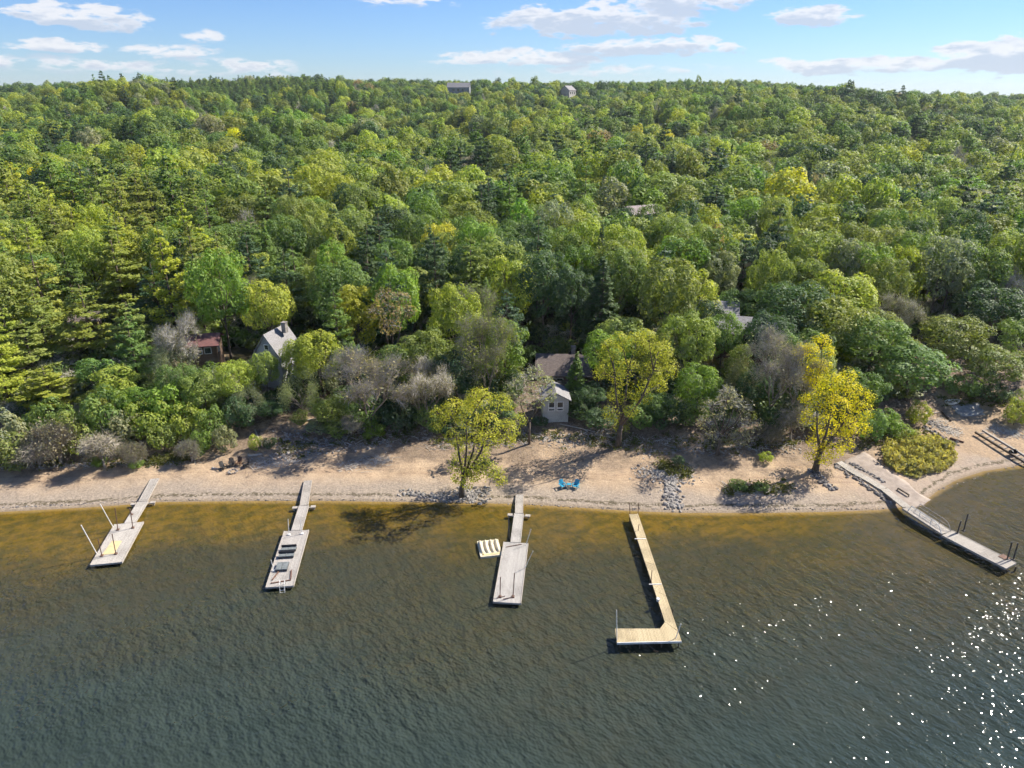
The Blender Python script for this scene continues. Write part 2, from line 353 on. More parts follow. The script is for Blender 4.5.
PATCH = simple('yellow_mat', (.64, .52, .26), (.52, .42, .24), .8, 2)
CREAM = simple('cream_plastic', (.72, .66, .50), (.60, .52, .36), .5, 2)
PADG = simple('grey_cushion', (.20, .22, .22), (.13, .145, .15), .8, 3)

# ------------------------------------------------------------------ ground and water sheets
def axis_(segs):
    out = []
    for a, b, st in segs: out += list(np.arange(a, b, st))
    return np.array(out + [segs[-1][1]], float)
def sheet(name, xs, ys, zf, m, attrs):
    X, Y = np.meshgrid(xs, ys); Z = zf(X, Y)
    nv = X.size; nx, ny = len(xs), len(ys)
    me = bpy.data.meshes.new(name); me.vertices.add(nv)
    me.vertices.foreach_set('co', np.stack([X, Y, Z], -1).astype('f').ravel())
    i = np.arange(nv).reshape(ny, nx); q = np.stack([i[:-1, :-1], i[:-1, 1:], i[1:, 1:], i[1:, :-1]], -1).reshape(-1, 4)
    me.loops.add(q.size); me.polygons.add(len(q)); me.loops.foreach_set('vertex_index', q.ravel().astype('i'))
    me.polygons.foreach_set('loop_start', np.arange(0, q.size, 4).astype('i')); me.update(calc_edges=True)
    me.polygons.foreach_set('use_smooth', [True] * len(q))
    for k, fn in attrs.items():
        a = me.attributes.new(k, 'FLOAT', 'POINT'); a.data.foreach_set('value', fn(X, Y).astype('f').ravel())
    me.materials.append(m); return link(name, me)
CLEAR = [G(950, 425), G(985, 412), G(955, 402), G(1020, 440), G(975, 440), G(920, 440)]
def clearf(X, Y):
    r = np.zeros_like(X)
    for c, rad in zip(CLEAR, (6, 5, 4, 7, 6, 4)): r = np.maximum(r, 1.2 - np.hypot(X - c.x, Y - c.y) / rad)
    for (px, py, rad) in ((255, 395, 1.8), (215, 357, 4.0), (640, 200, 8), (262, 440, 2.5), (300, 422, 3), (640, 455, 3), (560, 445, 5), (690, 440, 3)):
        c = G(px, py); r = np.maximum(r, 1.1 - np.hypot(X - c.x, Y - c.y) / rad)
    return r
xs = axis_([(-3000, -200, 200), (-200, -90, 8), (-90, 95, .6), (95, 200, 8), (200, 3001, 200)])
ys = axis_([(-900, 50, 50), (50, 70, 2), (70, 128, .45), (128, 300, 4), (300, 1400, 20), (1400, 6001, 200)])
tag(sheet('ground', xs, ys, terr, ground_mat(), {'shore_s': lambda X, Y: Y - shore(X), 'clear_s': clearf}), kind='structure')
wys = axis_([(-900, 30, 30), (30, 66, 1.5), (66, 100, .4)])
wxs = axis_([(-900, -90, 30), (-90, 100, .8), (100, 901, 30)])
tag(sheet('water', wxs, wys, lambda X, Y: X * 0 + 0.02, water_mat(), {'shore_s': lambda X, Y: Y - shore(X)}), kind='structure')

# ------------------------------------------------------------------ tree shapes
def cards_mesh(name, C, Nn, S, tint, asp=1.0, mats=(), extra=None, droop=None):
    """one mesh of leaf clumps: C centres, Nn normals, S sizes, tint per clump; extra = MB with bark"""
    n = len(C); Nn = Nn / np.linalg.norm(Nn, axis=1, keepdims=True)
    rnd = rng.normal(size=(n, 3))
    if droop is not None: rnd = droop
    U = np.cross(Nn, rnd); U /= np.linalg.norm(U, axis=1, keepdims=True) + 1e-9; V = np.cross(Nn, U)
    S = S[:, None]; a = S * .5; b = S * .5 * asp
    j = lambda: rng.uniform(.65, 1.15, (n, 1))
    P = np.stack([C - U * a * j() - V * b * j() * .6, C + U * a * j() * .6 - V * b * j(), C + U * a * j() + V * b * j() * .7, C - U * a * j() * .5 + V * b * j()], 1)
    P[:, 2] += Nn * S * .12 * rng.normal(size=(n, 1))
    verts = P.reshape(-1, 3); ev = np.array(extra.v if extra and extra.v else np.zeros((0, 3))); ef = extra.f if extra else []
    nv = len(verts); me = bpy.data.meshes.new(name)
    me.vertices.add(nv + len(ev)); me.vertices.foreach_set('co', np.concatenate([verts, ev.reshape(-1, 3)]).astype('f').ravel())
    ls = [4] * n + [len(f) for f in ef]; li = np.concatenate([np.arange(nv)] + [np.array(f) + nv for f in ef]).astype('i')
    me.loops.add(len(li)); me.loops.foreach_set('vertex_index', li)
    me.polygons.add(len(ls)); me.polygons.foreach_set('loop_start', np.concatenate([[0], np.cumsum(ls)[:-1]]).astype('i'))
    me.polygons.foreach_set('material_index', np.array([0] * n + [1] * len(ef)).astype('i'))
    me.update(calc_edges=True)
    at = me.attributes.new('tint', 'FLOAT', 'FACE'); at.data.foreach_set('value', np.concatenate([tint, np.zeros(len(ef))]).astype('f'))
    for m in mats: me.materials.append(m)
    return me
def sph(n): 
    v = rng.normal(size=(n, 3)); return v / np.linalg.norm(v, axis=1, keepdims=True)
def clumps(lobes, per, size, flat=.85, up=.5):
    """leaf clumps on the shells of lobes (x,y,z,r)"""
    C = []; Nn = []; T_ = []; S = []
    cen = np.mean([l[:3] for l in lobes], axis=0)
    for l in lobes:
        c = np.array(l[:3]); r = l[3]; n = int(per * r * r)
        d = sph(n * 2); outv = c - cen; outv = outv / (np.linalg.norm(outv) + 1e-6); outv[2] += .3
        d = d[(d @ outv) > -.45][:n]; n = len(d)
        # knobbly surface: a few sub-heads per lobe
        heads = sph(9); k = np.max(d @ heads.T, axis=1)
        rad = r * (.62 + .42 * k ** 3 + rng.uniform(-.14, .06, n))
        p = d * rad[:, None]; p[:, 2] *= flat
        C.append(c + p); nn = d * 1.0 + sph(n) * .55; nn[:, 2] += up; Nn.append(nn)
        lt = rng.uniform(-.16, .16); T_.append(np.clip(.42 + lt + rng.normal(0, .2, n), 0, 1)); S.append(size * rng.uniform(.6, 1.35, n))
    return np.concatenate(C), np.concatenate(Nn), np.concatenate(S), np.concatenate(T_)
def broad_lobes(H, Rr, base, nl, rl):
    out = []; zc = (base + H) / 2 ; hz = (H - base) / 2
    for i in range(nl):
        t = (i + .5) / nl; z = 1 - 1.75 * t; a = i * 2.39996 + rng.uniform(-.4, .4); q = math.sqrt(max(0, 1 - z * z)) ** .8
        k = rng.uniform(.62, .86); rr = rl * rng.uniform(.75, 1.25)
        out.append((Rr * k * q * math.cos(a), Rr * k * q * math.sin(a), zc + hz * (z * .78 + rng.uniform(-.1, .1)), rr))
    out.append((0, 0, zc, rl * 1.3)); return out
def limbs(mb, H, lobes, r0, n=7, fork=.35, lean=0):
    pts = [(0, 0, -.6), (.05, 0, H * .12), (rng.uniform(-.3, .3), rng.uniform(-.3, .3), H * fork), (rng.uniform(-.4, .4), rng.uniform(-.4, .4), H * .8)]
    mb.tube(pts, [r0 * 1.35, r0, r0 * .75, r0 * .15], 7)
    idx = rng.permutation(len(lobes))[:n]
    for i in idx:
        l = lobes[i]; z0 = H * fork * rng.uniform(.75, 1.3); a = Vector((pts[2][0] * z0 / (H * fork), pts[2][1] * z0 / (H * fork), min(z0, l[2] - .3)))
        b = Vector(l[:3]); mid = a.lerp(b, .5) + Vector((0, 0, -.1 * (b - a).length + rng.uniform(-.3, .6)))
        mb.tube([a, mid, b], [r0 * .5, r0 * .33, r0 * .1], 5)
def make_broad(name, H, Rr, base, nl, rl, per, size, mats, low=False, open_=False):
    L = broad_lobes(H, Rr, base, nl, rl); C, Nn, S, t = clumps(L, per, size)
    tb = MB(); limbs(tb, H, L, .24 * H / 15 * (1 if not low else 1.1), 7 if not low else 3, .32)
    if low: return cards_mesh(name, C, Nn, S, t, 1.0, mats, tb)
    return tb, cards_mesh(name, C, Nn, S, t, 1.0, mats)
def make_pine(name, H, Rr, base, mats, size=.42, dens=1.0, low=False, cone=1.15, gap=1.05, dark=False):
    C = []; Nn = []; S = []; t = []; tb = MB()
    tb.tube([(0, 0, -.6), (0, 0, H * .5), (0, 0, H * .98)], [.27, .19, .03], 6)
    z = base
    while z < H * .985:
        f = (z - base) / (H - base); L = Rr * (1 - f ** cone) * (.72 + .28 * min(1, f * 5)) + .25
        nb = 6 if f < .8 else 4; a0 = rng.uniform(0, 6.28)
        for b in range(nb):
            a = a0 + b * 6.283 / nb + rng.uniform(-.3, .3); l = L * rng.uniform(.62, 1.15); zz = z + rng.uniform(-.5, .5) * gap
            d = np.array([math.cos(a), math.sin(a), 0]); sd = np.array([-d[1], d[0], 0])
            n = max(6, int(dens * l * 14)); u = rng.uniform(.22, 1.0, n) ** .7; wd = l * .26 * np.sin(np.clip(u, 0, 1) * 2.7) + .12
            v = rng.uniform(-1, 1, n) * wd; rise = (-.06 if not dark else -.22) * u * l + .16 * l * u ** 3 * (1 if not dark else .6)
            C.append(d * (u * l)[:, None] + sd * v[:, None] + np.array([0, 0, 1.]) * (zz + rise + rng.normal(0, .09 + .03 * l, n))[:, None])
            nn = sph(n) * .55; nn[:, 2] += 1.0; nn += d * .25; Nn.append(nn); S.append(size * rng.uniform(.6, 1.3, n))
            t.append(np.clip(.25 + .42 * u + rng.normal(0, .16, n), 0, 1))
            if not low: tb.tube([(0, 0, zz - .1 * l), tuple(d * l * .8 + np.array([0, 0, zz - .02 * l]))], [.06, .02], 4)
        z += gap * rng.uniform(.75, 1.2) * (1 - .35 * f)
    C = np.concatenate(C); Nn = np.concatenate(Nn); S = np.concatenate(S); t = np.concatenate(t)
    if low: return cards_mesh(name, C, Nn, S, t, .55, mats, tb)
    return tb, cards_mesh(name, C, Nn, S, t, .5, mats)
def grow(mb, p, d, L, r, lev, tips, spread=.62, minlev=0, curve=.12):
    q = p + d * L * .5 + Vector(rng.normal(0, .04 * L, 3)); e = p + d * L + Vector(rng.normal(0, curve * L * .5, 3))
    mb.tube([p, q, e], [r, r * .8, r * .6], 5 if lev > 1 else 3)
    if lev <= minlev: tips.append((e, (e - q).normalized())); return
    for k in range(3 if lev > 1 else 4):
        a = d.orthogonal().normalized(); a.rotate(Matrix.Rotation(rng.uniform(0, 6.28), 3, d)); nd = (d + a * rng.uniform(.3, 1.0) * spread + Vector((0, 0, .12))).normalized()
        grow(mb, p + (e - p) * rng.uniform(.55, 1.0), nd, L * rng.uniform(.58, .8), r * .58, lev - 1, tips, spread, minlev)
def make_bare(name, H, Rr, mats, ntw=26, leaf=.25, low=False, droop=.1):
    tb = MB(); tips = []; p = Vector((0, 0, -.4))
    tb.tube([(0, 0, -.5), (0, 0, H * .22)], [.2, .15], 6)
    for k in range(5):
        a = k * 1.256 + rng.uniform(-.4, .4); d = Vector((math.cos(a) * .6, math.sin(a) * .6, 1)).normalized()
        grow(tb, Vector((0, 0, H * (.14 + .05 * k))), d, H * .30, .1, 3, tips, .75)
    tw = MB(); C = []; Nn = []; S = []
    for (e, d) in tips:
        for k in range(ntw if not low else ntw // 3):
            v = (d * .6 + Vector(rng.normal(0, .55, 3)) + Vector((0, 0, .15 - droop))).normalized(); l = rng.uniform(.5, 1.3) * (1 if not low else 1.3)
            s0 = e + Vector(rng.normal(0, .28, 3)); wd = v.orthogonal().normalized() * (.022 if not low else .05)
            tw.add([s0 - wd, s0 + wd, s0 + v * l], [(0, 1, 2)])
        n = int(leaf * 16); C.append(np.array(e) + rng.normal(0, .55, (n, 3))); Nn.append(sph(n)); S.append(rng.uniform(.11, .23, n))
    C = np.concatenate(C); t = np.clip(rng.normal(.4, .2, len(C)), 0, 1)
    sc_xy = Rr / max(.1, np.percentile(np.hypot(C[:, 0], C[:, 1]), 92)); sc_z = H / np.percentile(C[:, 2], 97)
    sc = np.array([sc_xy, sc_xy, sc_z]); C *= sc
    for b in (tb, tw): b.v = [tuple(np.array(v) * sc) for v in b.v]
    Nn = np.concatenate(Nn); S = np.concatenate(S)
    if low:
        tw.add(tb.v, tb.f); return cards_mesh(name, C, Nn, S, t, 1, mats, tw)
    me = cards_mesh(name, C, Nn, S, t, 1, mats, tw); return tb, me
def make_feather(name, H, Rr, base, mats, n=6500, size=.22):
    """fine grey green crown, thin leaves on fanning sprays, lets light through"""
    tb = MB(); tips = []
    tb.tube([(0, 0, -.5), (0.1, 0, base * .6), (.0, .1, base + .2)], [.2, .15, .12], 6)
    for k in range(6):
        a = k * 1.05 + rng.uniform(-.4, .4); d = Vector((math.cos(a) * .75, math.sin(a) * .75, .9)).normalized()
        grow(tb, Vector((0, 0, base * rng.uniform(.7, 1.1))), d, (H - base) * .36, .075, 2, tips, .8)
    E = np.array([tuple(e) for e, d in tips]); E *= np.array([Rr / np.percentile(np.hypot(E[:, 0], E[:, 1]), 90)] * 2 + [1]); 
    E[:, 2] = base + (E[:, 2] - E[:, 2].min()) / (E[:, 2].max() - E[:, 2].min()) * (H - base) * .95
    k = rng.integers(0, len(E), n); C = E[k] * rng.uniform(.8, 1.04, (n, 1)) ** np.array([1, 1, .3]) + rng.normal(0, .52, (n, 3))
    t = np.clip(.45 + (k % 7) / 7 * .25 - .12 + rng.normal(0, .2, n), 0, 1); Nn = sph(n); Nn[:, 2] += .3
    return tb, cards_mesh(name, C, Nn, size * rng.uniform(.6, 1.4, n), t, .45, mats)

ml = [FOL, BARK]; mt = [FOL, TWIG]
PROTO = {}
def reg(kind, H, Rr, tm, bark=BARK): 
    tb, me = tm; PROTO.setdefault(kind, []).append((tb.mesh('trunk', bark, True), me, H, Rr))
for k in range(6):
    H = 15; Rr = 5.0 + .35 * k; reg('oak', H, Rr, make_broad('crown', H, Rr, 4.2 + .5 * (k % 3), 20 + 3 * k, 2.15 - .09 * k, 66, .33, ml))
for k in range(3):
    H = 16; Rr = 3.8; reg('poplar', H, Rr, make_broad('crown', H, Rr, 3.2, 24, 1.7, 72, .31, ml))
for k in range(4): H = 19; reg('pine', H, 4.4, make_pine('crown', H, 4.6 + .3 * (k % 2), 3.0, ml, .52, 2.3, cone=1.9, gap=1.7 + .15 * (k % 2)))
for k in range(2): H = 16; reg('spruce', H, 3.0, make_pine('crown', H, 3.2, 1.6, ml, .38, 2.2, cone=.95, gap=.7, dark=True))
for k in range(3): reg('bare', 10, 4.2, make_bare('crown', 10, 4.2, mt, 26, .5 + .5 * k), BARKP)
for k in range(2): reg('willow', 9, 4.2, make_feather('crown', 9, 4.2, 2.0, ml), BARKP)
for k in range(3): reg('bush', 4, 2.4, make_broad('crown', 4, 2.4, .2, 14, 1.0, 150, .22, ml))
for k in range(2): reg('dryshrub', 4, 2.5, make_bare('crown', 4, 2.5, [FOL, TWIGS], 17, .7, droop=.5), BARKP)

COLS = {'golden green': (.45, .455, .065), 'bright yellow': (.66, .59, .03), 'yellow green': (.36, .415, .075), 'bright green': (.21, .325, .062), 'mid green': (.175, .262, .075),
        'olive green': (.262, .315, .085), 'dark green': (.088, .148, .066), 'grey green': (.28, .305, .18), 'blue green': (.085, .152, .09), 'russet brown': (.33, .26, .13), 'tan grey': (.31, .30, .20)}
KINDN = {'oak': ('oak_tree', 'tree', 'broad round tree'), 'poplar': ('poplar_tree', 'tree', 'tall narrow leafy tree'), 'pine': ('pine_tree', 'tree', 'layered pine'), 'spruce': ('spruce_tree', 'tree', 'pointed conifer'),
         'bare': ('bare_tree', 'tree', 'half bare tree'), 'willow': ('willow_tree', 'tree', 'feathery tree'), 'bush': ('leafy_shrub', 'shrub', 'rounded shrub'), 'dryshrub': ('dry_shrub', 'shrub', 'dry twiggy shrub')}
TREES = []   # dicts; labels are given at the end
def plant(kind, x, y, H, Rr, cname, label=None, var=None, sink=0.0):
    P = PROTO[kind]; v = rng.integers(len(P)) if var is None else var; trunk, crown, H0, R0 = P[v % len(P)]
    z = T(x, y) - sink; nm, cat, _ = KINDN[kind]
    root = empty(nm, (x, y, z), rng.uniform(0, 6.28)); sx = Rr / R0; sz = H / H0
    a = link('trunk', trunk, root); b = link('crown', crown, root)
    root.scale = (sx, sx * rng.uniform(.9, 1.1), sz)
    c = COLS[cname]; k = rng.uniform(.86, 1.16); b.color = (c[0] * k * rng.uniform(.93, 1.07), c[1] * k, c[2] * k * rng.uniform(.85, 1.15), 1)
    tag(root, label, cat, 'trees of the shoreline woods' if cat == 'tree' else 'shrubs along the bank')
    px, py, zz = project((x, y, z + H * .75))
    TREES.append(dict(o=root, kind=kind, col=cname, px=px, py=py, y=y, x=x, R=Rr, H=H, label=label, size=H * Rr / zz ** 2)); return root
def plant_px(kind, px, ptop, Y, Rr, cname, label=None, var=None):
    """tree standing Y metres out whose top reaches the given sight line"""
    d = ray(px, ptop); t = Y / d.y; x = d.x * t; H = CAMZ + d.z * t - T(x, Y)
    return plant(kind, x, Y, max(H, 1.2), Rr, cname, label, var)

# ------------------------------------------------------------------ buildings
def at(px, py, Y):
    d = ray(px, py); t = Y / d.y; return Vector((d.x * t, Y, CAMZ + d.z * t))
def window(parent, c, w_, h_, axis='x', grid=(1, 1), frame=STEELW):
    """frame standing proud of a wall facing -y (axis x) or +-x (axis y), pane as its sub-part"""
    fb = MB(); t = .09
    def bx(m, du, dz, su, sz, th, off=0):
        if axis == 'x': m.box((c[0] + du, c[1] + off, c[2] + dz), (su, th, sz))
        else: m.box((c[0] + off, c[1] + du, c[2] + dz), (th, su, sz))
    for s in (-1, 1):
        bx(fb, s * (w_ / 2 - t / 2), 0, t, h_, .1); bx(fb, 0, s * (h_ / 2 - t / 2), w_ - 2 * t, t, .1)
    for k in range(1, grid[0]): bx(fb, -w_ / 2 + w_ * k / grid[0], 0, .06, h_ - 2 * t, .08)
    f = fb.build('window', frame, parent); pb = MB(); bx(pb, 0, 0, w_ - t, h_ - t, .03); pb.build('pane', GLASS, f); return f
def house(name, label, cat, loc, rz, L, W, wh, rh, wallm, roofm, wins=(), over=.45, found=1.5, ridge='x', door=None, chimney=None, deck=None, trim=None):
    r = empty(name, loc, rz, label, cat)
    b = MB()
    hx, hy = L / 2, W / 2
    if ridge == 'x':
        vs = [(-hx, -hy, -found), (hx, -hy, -found), (hx, hy, -found), (-hx, hy, -found), (-hx, -hy, wh), (hx, -hy, wh), (hx, hy, wh), (-hx, hy, wh), (-hx, 0, wh + rh), (hx, 0, wh + rh)]
        b.add(vs, [(0, 1, 5, 4), (1, 2, 6, 9, 5), (2, 3, 7, 6), (3, 0, 4, 8, 7), (4, 5, 9, 8), (6, 7, 8, 9), (3, 2, 1, 0)])
    else:
        vs = [(-hx, -hy, -found), (hx, -hy, -found), (hx, hy, -found), (-hx, hy, -found), (-hx, -hy, wh), (hx, -hy, wh), (hx, hy, wh), (-hx, hy, wh), (0, -hy, wh + rh), (0, hy, wh + rh)]
        b.add(vs, [(0, 1, 5, 8, 4), (1, 2, 6, 5), (2, 3, 7, 9, 6), (3, 0, 4, 7), (5, 6, 9, 8), (7, 4, 8, 9), (3, 2, 1, 0)])
    b.build('wall', wallm, r)
    rb = MB(); th = .16; lift = .03
    span = hy if ridge == 'x' else hx; ln = (hx if ridge == 'x' else hy) + over
    for s in (-1, 1):
        e = span + over; ze = wh - rh * over / span
        a = [(-ln, 0, wh + rh + lift), (ln, 0, wh + rh + lift), (ln, s * e, ze + lift), (-ln, s * e, ze + lift)]
        vs = a + [(p[0], p[1], p[2] + th) for p in a]
        if ridge != 'x': vs = [(p[1], p[0], p[2]) for p in vs]
        f = [(0, 1, 2, 3), (7, 6, 5, 4), (0, 4, 5, 1), (1, 5, 6, 2), (2, 6, 7, 3), (3, 7, 4, 0)]
        rb.add(vs, f)
    ro = rb.build('roof', roofm, r)
    if chimney:
        cb = MB(); cb.box((chimney[0], chimney[1], wh + rh + .2), (.7, .7, 1.6)); cb.box((chimney[0], chimney[1], wh + rh + 1.06), (.85, .85, .12)); cb.build('chimney', STONE, ro)
    for wd in wins: window(r, *wd)
    if door:
        db = MB(); db.box((door[0], door[1], door[2]), (.95, .08, 2.05)); d_ = db.build('door', STEELW, r)
        kb = MB(); kb.box((door[0] + .36, door[1] - .07, door[2]), (.06, .06, .1)); kb.build('handle', DARKM, d_)
    return r
ROOFB = simple('brown_shingles', (.20, .16, .14), (.11, .09, .085), .9, 2.5, (1, 3, 3), .02)
ROOFG = simple('grey_shingles', (.30, .29, .29), (.20, .19, .19), .85, 2.0, (1, 3, 3), .02)
ROOFM = simple('maroon_shingles', (.22, .10, .09), (.13, .07, .065), .9, 2.5, (1, 3, 3), .02)
ROOFP = simple('pinkish_roofing', (.33, .28, .265), (.25, .21, .20), .85, 1.0)
WALLB = planks('brown_siding', (.22, .15, .11), (.15, .10, .075), .18, 2)
WALLR = planks('red_brown_siding', (.20, .10, .08), (.13, .07, .06), .18, 2)
WALLG = planks('grey_siding', (.30, .32, .34), (.22, .24, .26), .18, 2)

g = G(555, 422); z0 = g.z
house('boathouse', 'small pale sided boathouse with a row of windows under its gable, standing above the beach', 'boathouse', (g.x, g.y + 2, z0), R(2), 3.7, 4.0, 3.5, 1.0, SIDINGW, ROOFG,
      wins=(((-.62, -2.03, 2.75), .95, .95, 'x', (1, 1)), ((.62, -2.03, 2.75), .95, .95, 'x', (1, 1)), ((-.62, -2.03, 1.98), .95, .42, 'x'), ((.62, -2.03, 1.98), .95, .42, 'x')), ridge='y', over=.35)
BH = (g.x, g.y + 2)
p = at(563, 379, 112); gz = p.z
house('cabin', 'brown shingled cabin with white window frames right behind the boathouse', 'cabin', (p.x, 112, gz - .3), R(-3), 8.4, 7.5, 2.5, 2.1, WALLB, ROOFB,
      wins=(((-3.0, -3.79, 1.35), 1.1, 1.3, 'x'), ((-1.8, -3.79, 1.35), 1.1, 1.3, 'x'), ((-.6, -3.79, 1.35), 1.1, 1.3, 'x'), ((2.4, -3.79, 1.5), 1.2, 1.0, 'x', (2, 1))), found=5, chimney=(1.6, 1.2))
p = at(279, 362, 108)
WALLP = planks('pale_grey_siding', (.46, .46, .47), (.38, .38, .39), .18, 2)
house('cottage', 'cottage with a steep pale grey gable and a white door, left of the bare trees', 'cottage', (p.x, 108, p.z), R(-16), 4.6, 5.4, 2.1, 3.3, WALLP, ROOFG,
      wins=(((-1.35, -2.74, 1.2), 1.1, 1.2, 'x', (2, 1)), ((1.35, -2.74, 1.2), 1.1, 1.2, 'x', (2, 1)), ((0, -2.74, 3.4), .8, .9, 'x')), found=6, ridge='y', door=(-.2, -2.75, 1.04), chimney=(1.2, .9))
p = at(204, 353, 112)
house('cabin', 'low cabin with a maroon roof and white windows among trees on the left', 'cabin', (p.x, 112, p.z), R(12), 5.2, 5.0, 2.1, 1.1, WALLB, ROOFM,
      wins=(((-1.6, -2.54, 1.2), 1.1, 1.1, 'x'), ((-.2, -2.54, 1.2), 1.1, 1.1, 'x'), ((1.2, -2.54, 1.2), 1.1, 1.1, 'x'), ((2.64, -1.2, 1.2), 1.1, 1.1, 'y')), found=5)
p = at(88, 329, 118)
house('shed', 'dark brown roofed shed half hidden under the tall pines on the left', 'shed', (p.x, 118, p.z), R(20), 4.0, 3.2, 1.9, .9, WALLB, ROOFB, wins=(((0, -1.64, 1.1), .9, .8, 'x'),), found=5)
p = at(742, 343, 113)
house('house', 'red brown house with broad pale grey roof, behind the bare trees right of centre', 'house', (p.x, 113, p.z), R(-14), 9.0, 7.0, 2.7, 1.7, WALLR, ROOFG,
      wins=(((-2.8, -3.54, 1.4), 1.3, 1.2, 'x', (2, 1)), ((0, -3.54, 1.4), 1.3, 1.2, 'x', (2, 1)), ((2.8, -3.54, 1.4), 1.3, 1.2, 'x', (2, 1))), found=6)
p = at(717, 322, 122)
house('garage', 'grey roofed garage up behind the red brown house', 'garage', (p.x, 122, p.z), R(-14), 6.0, 5.5, 2.4, 1.3, WALLG, ROOFG, wins=(((0, -2.79, 1.2), 1.6, 1.0, 'x', (2, 1)),), found=6)
p = at(641, 213, 196)
house('house', 'house with pinkish grey roof alone in a dark gap in the middle of the forest', 'house', (p.x, 196, p.z - 2.5), R(25), 9, 6.5, 2.8, 1.6, WALLG, ROOFP,
      wins=(((-3, -4.29, 1.5), 1.4, 1.2, 'x'), ((2, -4.29, 1.5), 1.4, 1.2, 'x')), found=6)
for px, py, lab, wm, rm, rz, L in ((568, 93, 'white house with bright gable showing on the ridge, right of the other ridge house', SIDINGW, ROOFG, 60, 15), (459, 90, 'long low grey house on the ridge, left of the white ridge house', WALLG, ROOFG, -5, 22)):
    Y = 770; p = at(px, py + 1, Y)
    house('house', lab, 'house', (p.x, Y, p.z - 2), R(rz), L, 10, 5.5, 4.0, wm, rm,
          wins=(((-4.5, -5.04, 3), 2.2, 2.2, 'x', (2, 1)), ((0, -5.04, 3), 2.2, 2.2, 'x', (2, 1)), ((4.5, -5.04, 3), 2.2, 2.2, 'x', (2, 1))), found=12)

# ------------------------------------------------------------------ hero trees: own limbs and leaf heads
def hero(name, label, base, lobes, cname, dens=30, size=.36, trunk_r=.32, forks=3, col2=None, bark=BARK, depth=2.2, lean=(0, 0), group='trees of the shoreline woods', cat='tree', twig=0, fuzz=0.0, Y=None):
    g = G(*base) if Y is None else None
    if g is None: q = at(base[0], base[1], Y); g = Vector((q.x, Y, T(q.x, Y)))
    root = empty(name, g, 0, label, cat, group); L = []
    for k, (lx, ly, lr) in enumerate(lobes):
        dy = rng.uniform(-depth, depth) if k else 0; q = at(lx, ly, g.y + dy); zc = project(q)[2]; L.append((q.x - g.x, dy, max(q.z - g.z, .6), lr * zc / F))
    C, Nn, S, t = clumps(L, dens, size, .9, .25)
    if fuzz: C = C + rng.normal(0, fuzz, C.shape)
    tb = MB(); top = max(l[2] for l in L); cx = float(np.mean([l[0] for l in L])); low = min(l[2] for l in L)
    h0 = max(1.2, min(top * .32, low + 1.0)); kx = cx * .18
    tb.tube([(0, 0, -.6), (kx * .3, 0, h0 * .5), (kx, 0, h0)], [trunk_r * 1.4, trunk_r * 1.05, trunk_r * .9], 9)
    mains = []
    xs_ = np.quantile([l[0] for l in L], np.linspace(.12, .88, forks))
    for xm in xs_:
        e = Vector((xm * .8, rng.uniform(-1, 1), top * .72)); m_ = Vector((kx, 0, h0)).lerp(e, .5) + Vector((xm * .1, 0, -.3))
        pts = [Vector((kx, 0, h0 - .2)), m_, e]; tb.tube(pts, [trunk_r * .62, trunk_r * .42, trunk_r * .16], 7); mains.append(pts)
    for l in L:
        b = Vector(l[:3]); best = min(((pt[i].lerp(pt[i + 1], u) - b).length + (3 if pt[i].lerp(pt[i + 1], u).z > b.z else 0), j, i, u) for j, pt in enumerate(mains) for i in (0, 1) for u in (.1, .4, .7, .95))
        a = mains[best[1]][best[2]].lerp(mains[best[1]][best[2] + 1], best[3]); mid = a.lerp(b, .55) + Vector((0, 0, .25 * rng.uniform(-.5, 1)))
        tb.tube([a, mid, b], [trunk_r * .28, trunk_r * .18, .03], 5)
        for k in range(5):
            dd = Vector(sph(1)[0]) * l[3] * .85; tb.tube([b.lerp(mid, .4), b + dd * .5, b + dd], [.05, .03, .015], 3)
    tb.build('trunk', bark, root, True)
    tw = None
    if twig:
        tw = MB()
        for l in L:
            for k in range(int(twig * l[3] ** 2)):
                d = Vector(sph(1)[0]); d.z = abs(d.z) * .8 - .1; s0 = Vector(l[:3]) + d * l[3] * rng.uniform(.2, .8); v = (d + Vector(rng.normal(0, .4, 3))).normalized(); wd = v.orthogonal().normalized() * .022
                tw.add([s0 - wd, s0 + wd, s0 + v * rng.uniform(.5, 1.2)], [(0, 1, 2)])
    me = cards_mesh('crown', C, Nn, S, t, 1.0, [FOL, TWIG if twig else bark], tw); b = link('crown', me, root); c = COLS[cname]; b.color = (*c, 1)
    px, py, zz = project(g + Vector((cx, 0, top * .7))); TREES.append(dict(o=root, kind='hero', col=cname, px=px, py=py, y=g.y, x=g.x, R=3, H=top, label=label, size=9)); return root
hero('cottonwood_tree', 'golden green cottonwood standing at the waterline on grey stones beside the middle dock', (461, 497),
     [(478, 400, 14), (452, 410, 15), (500, 404, 14), (466, 420, 15), (488, 424, 15), (508, 428, 13), (442, 424, 11), (518, 420, 9), (474, 404, 12), (496, 440, 9), (452, 436, 9), (464, 456, 12), (478, 462, 12), (490, 470, 10), (500, 480, 7), (497, 472, 8), (455, 465, 8), (436, 412, 7), (484, 395, 8), (466, 470, 9), (474, 476, 8), (482, 452, 9), (460, 444, 9), (474, 438, 10), (486, 440, 10), (509, 440, 8), (466, 482, 8), (475, 473, 8), (457, 478, 7)],
     'golden green', 190, .17, .30, 4, depth=2.8, fuzz=.16)
